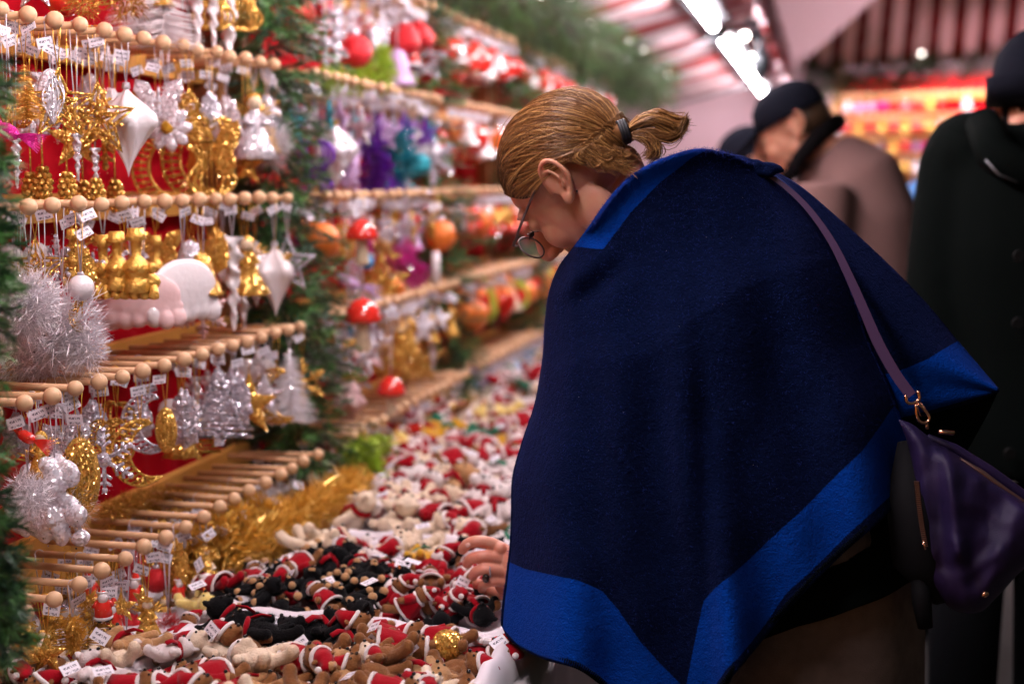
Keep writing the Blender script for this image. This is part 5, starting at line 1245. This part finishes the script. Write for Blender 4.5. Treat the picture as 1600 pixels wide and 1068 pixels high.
# ---- second rack
SPEC1 = [(2, 512, 'mushroom', 'redg', 345, 418, -.08), (2, 520, 'mushroom', 'redg', 463, 548, -.08), (3, 603, 'mushroom', 'redg', 590, 655, -.03), (2, 575, 'bauble', 'blu', 395, 420, .0), (2, 545, 'bird', 'lil', 410, 470, .02), (2, 610, 'bauble', 'orange', 430, 470, .02), (2, 575, 'moon', 'silver', 400, 480, .0), (2, 590, 'openstar', 'gold', 400, 490, .03),
 (2, 640, 'openstar', 'mag', 370, 420, .0), (2, 645, 'fluff', 'mag', 405, 455, .02), (2, 620, 'fluff', 'mag', 385, 440, .05), (2, 680, 'candle', 'gold', 385, 455, .0), (2, 640, 'bell', 'lil', 345, 400, .04), (2, 560, 'openstar', 'mag', 380, 420, .06), (2, 700, 'daisy', 'white', 340, 390, .03),
 (1, 490, 'lyre', 'pur', 215, 310, .0), (1, 500, 'openstar', 'pur', 225, 300, .03), (1, 520, 'diamond', 'iri', 190, 300, .0), (1, 545, 'shell', 'lil', 215, 300, .0), (1, 560, 'icicle', 'lil', 220, 320, .0), (1, 585, 'tinsel', 'pur', 220, 305, .0), (1, 600, 'angel', 'pur', 215, 300, .03), (1, 618, 'tinsel', 'teal', 200, 290, .0), (1, 630, 'openstar', 'teal', 225, 285, .02), (1, 655, 'bauble', 'teal', 235, 275, .02), (1, 650, 'moon', 'silver', 205, 310, .0), (1, 675, 'snow', 'silver', 210, 290, .0), (1, 690, 'bauble', 'iri', 215, 260, .03), (1, 640, 'beadstar', 'silver', 205, 270, .06),
 (0, 510, 'snow', 'silver', 30, 110, .0), (0, 530, 'icicle', 'silver', 20, 130, .0), (0, 555, 'bauble', 'redglit', 50, 110, .0), (0, 520, 'bell', 'redglit', 35, 90, .04), (0, 590, 'diamond', 'silver', 40, 115, .02), (0, 605, 'tinsel', 'lime', 75, 145, .0), (0, 560, 'tinsel', 'lime', 100, 148, .0), (0, 515, 'tinsel', 'lime', 105, 150, .0), (0, 535, 'tinsel', 'lime', 105, 150, .0), (0, 580, 'tinsel', 'lime', 100, 150, .02), (0, 628, 'bell', 'lil', 75, 140, .0), (0, 650, 'santa', 'redg', 55, 110, .0), (0, 670, 'beadstar', 'silver', 60, 130, .0), (0, 540, 'fluff', 'lime', 110, 150, .05), (0, 640, 'fluff', 'lime', 115, 150, .05),
 (2, 548, 'star', 'blu', 503, 530, .0), (3, 565, 'bird', 'pink', 540, 580, .02), (3, 545, 'snow', 'silver', 545, 600, .0), (3, 600, 'fluff', 'gold', 530, 600, .0), (3, 635, 'fluff', 'gold', 525, 605, .0), (3, 615, 'moon', 'iri', 505, 560, .02), (3, 650, 'openstar', 'gold', 520, 600, .04), (3, 680, 'icicle', 'iri', 500, 580, .0), (3, 525, 'bell', 'pink', 560, 620, .02), (3, 560, 'snow', 'silver', 575, 620, .05), (3, 540, 'diamond', 'pink', 600, 680, .05),
 (4, 515, 'tinsel', 'lime', 680, 778, -.02), (4, 535, 'tinsel', 'lime', 680, 778, -.03), (4, 552, 'tinsel', 'lime', 678, 775, -.02), (4, 570, 'tinsel', 'lime', 680, 772, -.03), (4, 588, 'tinsel', 'lime', 682, 770, -.02), (4, 560, 'tinsel', 'lime', 680, 775, .0), (4, 660, 'bauble', 'redg', 705, 745, .0), (4, 630, 'santa', 'redg', 715, 775, .0)]
for sp in SPEC1:
    r, px, kind, m, top_, bot_, t = sp; place(1, r, px, kind, m, top_, bot_, t, None, .7)
PAL1 = [[('snow', 'silver'), ('bauble', 'redglit'), ('santa', 'redg'), ('beadstar', 'silver'), ('star', 'iri')], [('icicle', 'silver'), ('diamond', 'iri'), ('star', 'silver'), ('openstar', 'pur'), ('snow', 'silver'), ('openstar', 'lil'), ('star', 'teal')],
        [('openstar', 'gold'), ('bauble', 'orange'), ('snow', 'silver'), ('openstar', 'mag'), ('candle', 'redg'), ('beadstar', 'silver'), ('heart', 'redg'), ('moon', 'gold')], [('moon', 'gold'), ('snow', 'silver'), ('angel', 'gold'), ('star', 'iri')], [('bauble', 'gold'), ('bell', 'silver'), ('heart', 'redg'), ('star', 'gold')]]
for r in range(5):
    for i in range(15):
        for t in (.006, .06, .115):
            if rnO.random() < (.85 if r in (1, 2, 3) or t > .05 else .5): k, m = rnO.choice(PAL1[r]); hang(1, r, i, t + rnO.uniform(-.006, .012), k, m, rnO.uniform(.06, .10) * (.7 if r == 4 else 1), rnO.uniform(.045, .075), rnO.uniform(-1, 1.3), True, .6)
# ---- further racks: too small and soft to show separate parts
PALF = [[('santa', 'redg'), ('bauble', 'redg'), ('daisy', 'white'), ('heart', 'redg'), ('bell', 'white'), ('mushroom', 'redg')], [('bauble', 'orange'), ('star', 'orange'), ('bell', 'white'), ('heart', 'redg'), ('bauble', 'redg')],
        [('daisy', 'white'), ('bauble', 'orange'), ('star', 'gold'), ('daisy', 'cream'), ('bell', 'redg')], [('heart', 'redg'), ('bauble', 'orange'), ('angel', 'cream'), ('bell', 'orange'), ('leaf', 'lime')], [('star', 'lil'), ('bauble', 'blu'), ('snow', 'silver'), ('bell', 'lil'), ('heart', 'white')]]
for ri in (2, 3, 4):
    for r in range(5):
        for i in range(15):
            for t in ((.0, .05, .10, .14) if ri == 2 else (.0, .06, .12)):
                if rnO.random() < (.88 if ri < 4 else .75): k, m = rnO.choice(PALF[r]); hang(ri, r, i, t + rnO.uniform(0, .02), k, m, rnO.uniform(.07, .11) * (.75 if r == 4 else 1), rnO.uniform(.04, .07), rnO.uniform(-1, 1.3), False)
        for i in range(0, 15, 2):      # loose white price tags
            if rnO.random() < .8:
                o = link('price_tag', tagm, None, (ROWX[r] - .01, RACKS[ri][0] + i * STEP + .03, ROWZ[r] - .03)); o.rotation_euler = (0, 0, rnO.uniform(0, .9)); o.scale = (1.5, 1, 1.5)
                tag(o, 'white price tag beside the %s peg, %s row, %s' % (ORD[i], ROWN[r], RACKS[ri][2]), 'price tag', 'price tags on the far racks')
# ------------------------------------------------------------------ plush toys
def toy_parts(kind):
    b = MB(); ex = []
    col = {'bear': 'brown', 'redbear': 'brown', 'tanbear': 'tan', 'creambear': 'crm', 'whitebear': 'wht', 'lamb': 'crm', 'mole': 'blk', 'dog': 'blk', 'chick': 'yel', 'santa': 'red', 'elf': 'green', 'mustard': 'yelb', 'penguin': 'blk', 'snowman': 'wht'}[kind]
    b.ball((0, 0, .040), (.021, .018, .027), col, 18, 12); b.ball((0, -.001, .082), (.020, .019, .018), col, 18, 12)
    b.ball((0, -.017, .077), (.010, .009, .008), col, 12, 8)
    if kind not in ('chick', 'penguin', 'snowman', 'santa', 'elf'):
        for s in (-1, 1): b.ball((s * .015, 0, .098), (.0075, .004, .0075), col, 10, 8)
    for s in (-1, 1):
        b.tube([(s * .015, -.002, .058), (s * .028, -.006, .048), (s * .038, -.012, .036)], [.009, .0085, .008], col, 10); b.ball((s * .038, -.012, .036), .0082, col, 10, 7)
        b.tube([(s * .010, -.002, .022), (s * .018, -.010, .006), (s * .022, -.018, -.006)], [.011, .010, .009], col, 10); b.ball((s * .022, -.020, -.007), (.010, .012, .009), col, 10, 7)
    body = organic(b, .0026, 3, .5, [col])
    fv = [tuple(v.co) for v in body.vertices]; nv_ = [v.normal.copy() for v in body.vertices]; fm = MB(); fm.v = list(fv); fm.f = [tuple(p.vertices) for p in body.polygons]; fm.mi = [0] * len(fm.f); fm.sm = [True] * len(fm.f); fm.mats = [M[col]]
    rf = random.Random(9); vs = []; fs = []
    for k in range(2600):
        i = rf.randrange(len(fv)); p = Vector(fv[i]) + Vector((rf.uniform(-.001, .001),) * 3); n = (nv_[i] + Vector((rf.gauss(0, .5), rf.gauss(0, .5), rf.gauss(0, .5)))).normalized(); a = n.orthogonal().normalized() * .00035; q = len(vs); vs += [p - a, p + a, p + n * rf.uniform(.0018, .0036)]; fs.append((q, q + 1, q + 2))
    if kind not in ('santa',): fm.add(vs, fs, col, True)
    body = fm.mesh('body')
    ex.append(('body', body))
    f = MB(); f.ball((0, -.026, .080), (.0035, .003, .003), 'dot', 8, 6)
    for s in (-1, 1): f.ball((s * .0075, -.0185, .087), .0022, 'dot', 7, 5)
    ex.append(('face', f.mesh('face')))
    def hat(c='red', trim='wht'):
        h = MB(); h.tube([(0, .002, .092), (.004, .006, .106), (.014, .012, .118), (.024, .010, .116)], [.0185, .013, .007, .003], c, 14)
        t = MB(); t.tube([(.0185 * math.cos(a), .002 + .018 * math.sin(a), .0935) for a in [i * .4488 for i in range(14)]], .0038, trim, 6, closed=True); t.ball((.026, .010, .114), .0058, trim, 10, 7)
        ex.append(('hat', h.mesh('hat'))); ex.append(('hat_trim', t.mesh('hat_trim')))
    def dress(c='red'):
        d = MB(); d.lathe([(.017, .068), (.0225, .055), (.026, .040), (.031, .022), (.027, .021), (.020, .05)], c, 20, wav=(.06, 7))
        for s in (-1, 1): d.tube([(s * .014, -.002, .060), (s * .028, -.006, .049), (s * .033, -.010, .042)], [.011, .0105, .010], c, 10)
        t = MB(); t.tube([(.031 * math.cos(a), .031 * math.sin(a), .021) for a in [i * .349 for i in range(18)]], .0034, 'wht', 6, closed=True); t.tube([(.018 * math.cos(a), .018 * math.sin(a), .067) for a in [i * .449 for i in range(14)]], .0036, 'wht', 6, closed=True)
        ex.append(('dress', d.mesh('dress'))); ex.append(('fur_trim', t.mesh('fur_trim')))
    def scarf(c='red'):
        s = MB(); s.tube([(.0165 * math.cos(a), .0155 * math.sin(a), .066) for a in [i * .449 for i in range(14)]], .0045, c, 7, closed=True); s.tube([(.004, -.017, .064), (.008, -.024, .050), (.012, -.023, .036)], [.005, .0055, .005], c, 6, flat=.4); ex.append(('scarf', s.mesh('scarf')))
    if kind == 'redbear': dress(); hat()
    elif kind in ('bear', 'creambear'): hat()
    elif kind in ('tanbear', 'mole', 'lamb', 'whitebear'): scarf('red')
    elif kind == 'snowman': hat(); scarf('green')
    elif kind == 'elf': hat('green', 'wht')
    elif kind == 'santa':
        hat(); dress(); s = MB(); s.ball((0, -.014, .072), (.016, .010, .015), 'wht', 12, 8); s.ball((0, -.010, .084), (.014, .011, .010), 'tan', 12, 8); ex.append(('beard', s.mesh('beard')))
    elif kind == 'penguin':
        s = MB(); s.ball((0, -.006, .040), (.016, .0145, .024), 'wht', 14, 9); s.tube([(0, -.022, .078), (0, -.034, .075)], [.004, .001], 'orange', 6); ex.append(('belly_and_beak', s.mesh('belly')))
    elif kind == 'chick':
        s = MB(); s.tube([(0, -.022, .078), (0, -.034, .075)], [.005, .001], 'orange', 6); ex.append(('beak', s.mesh('beak')))
    elif kind == 'mustard': scarf('green')
    elif kind == 'dog':
        s = MB(); s.ball((0, -.018, .077), (.009, .008, .007), 'tan', 10, 7); ex.append(('muzzle', s.mesh('muzzle')))
        for q in (-1, 1):
            s = MB(); s.ball((q * .038, -.014, .034), .0085, 'tan', 8, 6); ex.append(('paw', s.mesh('paw'))); s = MB(); s.ball((q * .022, -.024, -.008), .0095, 'tan', 8, 6); ex.append(('paw', s.mesh('paw')))
    return ex
TOYN = dict(bear='brown plush bear in red hat', redbear='brown plush bear in red dress', tanbear='tan plush bear in red scarf', creambear='cream plush bear in red hat', whitebear='white plush bear in red scarf', lamb='cream plush lamb in red scarf', mole='black plush mole in red scarf',
    dog='black plush dog with tan paws', chick='yellow plush chick with orange beak', santa='plush santa with white beard', elf='plush elf in green hat', mustard='mustard plush bear in green scarf', penguin='black and white plush penguin', snowman='white plush snowman in red hat')
_toy = {k: toy_parts(k) for k in TOYN}
for k_, c2 in (('creambear', 'crm'),):
    pass
def onpx(p): c = CM.inverted() @ p; return 800 + c.x / -c.z * F, 534 - c.y / -c.z * F
rt = random.Random(77); row = 0; y = 1.60; ntoys = 0
TRAYS = [(1.50, 1.925), (1.975, 2.42), (2.47, 3.35), (3.42, 4.4), (4.47, 5.6)]
while y < 5.6:
    row += 1; intray = any(a + .03 < y < b - .03 for a, b in TRAYS); col = 0
    st_ = .049 if y < 2.4 else .062 if y < 3.4 else (.078 if y < 4.5 else .1)
    if intray:
        x = -1.16 if y < 1.9 else (-.95 if y < 2.2 else (-.86 if y < 2.75 else -1.12))
        while x < -.47:
            col += 1; xx = x + rt.uniform(-.012, .012); yy = y + rt.uniform(-.012, .012); px, py = onpx(Vector((xx, yy, TZ + .045)))
            x += st_ * (1.0 if y < 3.4 else 1.1)
            if y > 2.2 and px > 960: continue
            if py > 1010: kd = rt.choice(['bear', 'tanbear', 'bear', 'tanbear', 'redbear', 'creambear']) if px > 330 else rt.choice(['creambear', 'tanbear', 'whitebear', 'redbear', 'santa', 'bear'])
            elif py > 878:
                if px < 340: kd = rt.choice(['creambear', 'tanbear', 'santa', 'redbear', 'bear'] + (['chick'] * 3 if px > 300 and py < 1000 else []))
                elif px < 575: kd = rt.choice(['mole', 'dog', 'mole', 'mole', 'dog', 'redbear'])
                else: kd = rt.choice(['redbear', 'redbear', 'redbear', 'santa', 'bear', 'mole', 'penguin'])
            elif py > 862: kd = rt.choice(['mole', 'redbear', 'creambear', 'mustard', 'dog', 'whitebear']) if px > 420 else rt.choice(['creambear', 'whitebear', 'chick'])
            elif py > 760: kd = rt.choice(['creambear', 'whitebear', 'lamb', 'creambear', 'whitebear', 'santa', 'lamb', 'snowman'] + (['tanbear', 'bear'] if px > 660 else []))
            else: kd = rt.choice(['creambear', 'santa', 'whitebear', 'snowman', 'santa', 'elf', 'lamb', 'mustard', 'redbear', 'redbear', 'santa', 'chick', 'bear'])
            if x < -.90 and y < 1.9 and py < 1030: continue
            name = {'bear': 'plush_bear', 'redbear': 'plush_bear', 'tanbear': 'plush_bear', 'creambear': 'plush_bear', 'whitebear': 'plush_bear', 'mustard': 'plush_bear', 'lamb': 'plush_lamb', 'mole': 'plush_mole', 'dog': 'plush_dog', 'chick': 'plush_chick', 'santa': 'plush_santa', 'elf': 'plush_elf', 'penguin': 'plush_penguin', 'snowman': 'plush_snowman'}[kd]
            sc = rt.uniform(.70, .92) * (1.35 if py < 862 else 1) * (.92 if 862 < py < 975 else 1)
            hgt = TZ + .024 * sc + (rt.random() < .5) * .024 + .014 * rt.random()
            if y < 1.93 and px > 330: rz = R(rt.choice([90, 90, -90]) + rt.uniform(-25, 25)); sc *= 1.1
            else: rz = rt.uniform(0, 6.28)
            t = thing(name, '%s, %s from the rack in the %s row of toys' % (TOYN[kd], ORD[col - 1], ORD[row - 1]), 'plush toy', (xx, yy, hgt), 'plush toys piled on the table')
            rot = Matrix.Rotation(rz, 4, 'Z') @ Matrix.Rotation(R(rt.gauss(-74, 16)), 4, 'X') @ Matrix.Rotation(R(rt.gauss(0, 22)), 4, 'Y')
            t.matrix_world = Matrix.Translation((xx, yy, hgt)) @ rot @ Matrix.Translation((0, 0, -.045 * sc)) @ Matrix.Scale(sc, 4)
            for n, me in _toy[kd]: link(n, me, t)
            ntoys += 1
            if rt.random() < .24:
                q = link('price_tag', tagm, None, (xx + rt.uniform(-.03, .03), yy - rt.uniform(0, .02), hgt + .030 + rt.random() * .012)); q.rotation_euler = (R(-60) + rt.uniform(-.5, .5), rt.uniform(-.5, .5), rt.uniform(-1, 1)); q.scale = (1.05, 1, 1.05)
                q.parent = None; tag(q, 'white price tag on the toy %s from the rack, %s toy row' % (ORD[col - 1], ORD[row - 1]), 'price tag', 'price tags on the toys')
    y += st_
print('toys', ntoys)
# white cloth lined trays
for k, (a, b) in enumerate(TRAYS):
    t = thing('display_tray', 'shallow white cloth lined tray of toys, %s from the camera' % ORD[k], 'tray', (-.665 if k < 3 else -.80, (a + b) / 2, TZ), 'white trays on the toy table')
    hx, hy = (.235 if k < 3 else .36), (b - a) / 2; m = MB(); path = []
    for (cx, cy, a0) in ((hx - .05, hy - .05, 0), (-hx + .05, hy - .05, 90), (-hx + .05, -hy + .05, 180), (hx - .05, -hy + .05, 270)):
        for i in range(7): an = R(a0 + i * 15); path.append((cx + .05 * math.cos(an), cy + .05 * math.sin(an)))
    full = []
    for i in range(len(path)):
        p, q = np.array(path[i]), np.array(path[(i + 1) % len(path)]); n_ = max(1, int(np.linalg.norm(q - p) / .02))
        for j in range(n_): full.append(p + (q - p) * j / n_)
    N = len(full); prof = [(.020, .004), (.016, .03), (.008, .042), (0, .048), (-.010, .044), (-.016, .03), (-.02, .006)]; vs = []
    for o, z in prof:
        for i in range(N):
            tt = full[(i + 1) % N] - full[i - 1]; tt = tt / np.linalg.norm(tt); nn_ = np.array([tt[1], -tt[0]]); wv = .006 * math.sin(i * .9) * (1 - z / .08) + .004 * math.sin(i * .37 + k)
            zz = z + .005 * math.sin(i * .23 + k) * (z > .03) + .003 * math.sin(i * 1.3) * (z > .03)
            vs.append((full[i][0] + nn_[0] * (o + wv), full[i][1] + nn_[1] * (o + wv), zz))
    m.add(vs, [(r * N + i, r * N + (i + 1) % N, (r + 1) * N + (i + 1) % N, (r + 1) * N + i) for r in range(len(prof) - 1) for i in range(N)], 'cloth'); m.build('cloth_wall', t)
    m = MB(); m.box((0, 0, .006), (2 * hx - .01, 2 * hy - .01, .006), 'cloth'); m.build('bottom', t)
# a few loose things lying in the nearest tray
bb = MB(); bb.ball((0, 0, 0), .024, 'gold', 18, 12); o = bb.build('gold_bauble'); p = P(700, 1052, 2.0); o.location = (p.x, p.y, TZ + .05); tag(o, 'gold glitter bauble lying in the near tray beside the brown bears', 'bauble')
for k, (px, py) in enumerate(((760, 1040), (785, 1040), (745, 1058), (805, 1056))):
    m = MB(); m.prism(starpoly(4, .022, .011, 0), .010, 'redg' if k % 2 else 'wht', .4); o = m.build('felt_star'); p = P(px, py, 2.03 + k * .01); o.matrix_world = Matrix.Translation((p.x, p.y, TZ + .045)) @ Matrix.Rotation(R(70), 4, 'X') @ Matrix.Rotation(k, 4, 'Y')
    tag(o, '%s felt star lying in the near tray, %s from the left' % ('red' if k % 2 else 'white', ['second', 'third', 'first', 'fourth'][k]), 'felt star', 'felt stars in the near tray')
# ------------------------------------------------------------------ the stall across the lane, far right
SL, SR = P(1296, 280, 10.5), P(1650, 280, 9.7); SL.z = SR.z = 0
st = thing('market_stall', 'far market stall with striped awning and rows of ornaments on red cloth', 'market stall', SL)
ax = (SR - SL).normalized(); ay = Vector((-ax.y, ax.x, 0)); Wd = (SR - SL).length
LM = Matrix((( ax.x, ay.x, 0, SL.x), (ax.y, ay.y, 0, SL.y), (0, 0, 1, 0), (0, 0, 0, 1)))
st.matrix_world = LM
def sp(x, y, z): return (x, y, z)
E = EYE
m = MB(); N = 120; m.add([(Wd * i / N, .25 + .015 * math.sin(i * 1.1), z) for z in (E + .75, E - .35) for i in range(N + 1)], [(i, i + 1, N + 2 + i, N + 1 + i) for i in range(N)], 'redcloth'); m.build('backing_cloth', st)
for x in (-.03, Wd + .03):
    m = MB(); m.box((x, .2, 1.2), (.05, .05, 2.4), 'board2'); m.build('post', st)
m = MB(); m.box((Wd / 2, -.10, E - .78), (Wd, .7, .04), 'board2'); m.build('counter', st)
m = MB(); m.add([(Wd * i / N, -.46 + .015 * math.sin(i * 1.7), z) for z in (E - .76, .02) for i in range(N + 1)], [(i, i + 1, N + 2 + i, N + 1 + i) for i in range(N)], 'coatb'); m.build('counter_cloth', st)
SZ = [.60, .45, .31, .165, .02, -.13, -.28]
bd_ = MB(); pg = MB()
for z in SZ:
    bb = MB(); bb.box((Wd / 2, .22, E + z), (Wd, .03, .05), 'board'); bb.build('board', st)
    for i in range(int(Wd / .055)):
        x = .03 + i * .055; bd_.ball((x, .02, E + z), .020, 'bead', 8, 6); pg.tube([(x, .2, E + z), (x, .03, E + z)], .006, 'peg', 5)
o = bd_.build('bead_rows', st); o['kind'] = 'stuff'; o = pg.build('peg_rows', st); o['kind'] = 'stuff'
PS = [('bauble', 'orange'), ('star', 'gold'), ('bell', 'gold'), ('heart', 'redg'), ('snow', 'silver'), ('bauble', 'redg'), ('star', 'lil'), ('heart', 'mag'), ('bell', 'iri'), ('bauble', 'gold')]
for r, z in enumerate(SZ):
    for i in range(int(Wd / .085)):
        if rt.random() < .1: continue
        k, mm_ = rt.choice(PS); s = rt.uniform(.75, 1.0); w_ = LM @ Vector((.04 + i * .085, .0, E + z - .035))
        o = link(k + '_ornament', template(k, mm_)[1], None, w_); o.scale = (s, s, s); o.rotation_euler = (0, 0, rt.uniform(-.6, .6))
        tag(o, 'blurred %s %s, %s from the left, %s row, far right stall' % (COLN[mm_], KINDS_[k][1], ORD[i], ORD[r]), k + ' ornament', 'ornaments on the far right stall')
SB = stripe_mat('far_striped_canvas', 'X', .165, (.22, .004, .012), (.92, .72, .76), duty=.42)
ro = MB(); nx = 130
def roof(u, v):
    x = -.10 + (Wd + .5) * u; off = .75 * v * (1 - u); return (x + off, -.55 + .15 * v * 1 + .012 * math.sin(x * 6.283 / .165) * (1 - v), E + .76 + (.66 * v) - .05 * (1 - v) * 0 + .035 * u)
ro.add([roof(i / nx, j / 10) for j in range(11) for i in range(nx + 1)], [(j * (nx + 1) + i, j * (nx + 1) + i + 1, (j + 1) * (nx + 1) + i + 1, (j + 1) * (nx + 1) + i) for j in range(10) for i in range(nx)], SB)
o = ro.build('awning', st); o.modifiers.new('s', 'SOLIDIFY').thickness = .003
m = MB(); m.box((Wd / 2, .2, E + 1.42), (Wd, .04, .04), 'board2'); m.build('roof_beam', st)
lt = thing('stall_lamp', 'small bright white bulb hanging before the far striped awning', 'lamp', P(1440, 84, 9.4))
m = MB(); m.ball((0, 0, 0), .010, 'bulb', 14, 9); m.build('bulb', lt); m = MB(); m.lathe([(.012, .018), (.012, .03), (.004, .035)], 'lampcase', 10); m.tube([(0, 0, .04), (0, 0, .5)], .003, 'lampcase', 5); m.build('socket', lt)
lt = thing('tube_lamp', 'unseen tube lamp added under the far striped awning to light the goods', 'lamp', LM @ Vector((Wd * .78, -.30, E + 1.0)))  # added lamp, hidden behind the canvas, brightens the far stall's goods
lt.rotation_euler = (0, 0, math.atan2(ax.y, ax.x))
m = MB(); m.tube([(-Wd * .3, 0, 0), (Wd * .3, 0, 0)], .036, 'tube', 10); m.build('tube', lt); m = MB(); m.box((0, -.02, .035), (Wd * .62, .06, .02), 'lampcase'); m.build('housing', lt)
g2 = garland([LM @ Vector((-.02, -.62, E + .72)), LM @ Vector((Wd * .3, -.62, E + .68)), LM @ Vector((Wd * .6, -.62, E + .73)), LM @ Vector((Wd + .1, -.62, E + .76))], .12, 800, 'blurred fir garland along the top of the far right stall'); g2['group'] = 'fir garlands on the right stall'
g3 = garland([LM @ Vector((-.05, -.1, E + .7)), LM @ Vector((-.06, -.1, E + .2)), LM @ Vector((-.05, -.1, E - .3))], .07, 260, 'blurred fir garland down the left post of the far right stall'); g3['group'] = 'fir garlands on the right stall'

lt = thing('tube_lamp', 'unseen tube lamp added to light the ornaments of the far right stall', 'lamp', LM @ Vector((Wd / 2, -.18, E + .86)))  # second added lamp, brightens the ornament rows from in front
lt.rotation_euler = (0, 0, math.atan2(ax.y, ax.x))
m = MB(); m.tube([(-Wd / 2 + .1, 0, 0), (Wd / 2 - .1, 0, 0)], .020, 'tube', 10); m.build('tube', lt); m = MB(); m.box((0, -.05, .0), (Wd - .1, .012, .09), 'board2'); m.build('shade', lt)
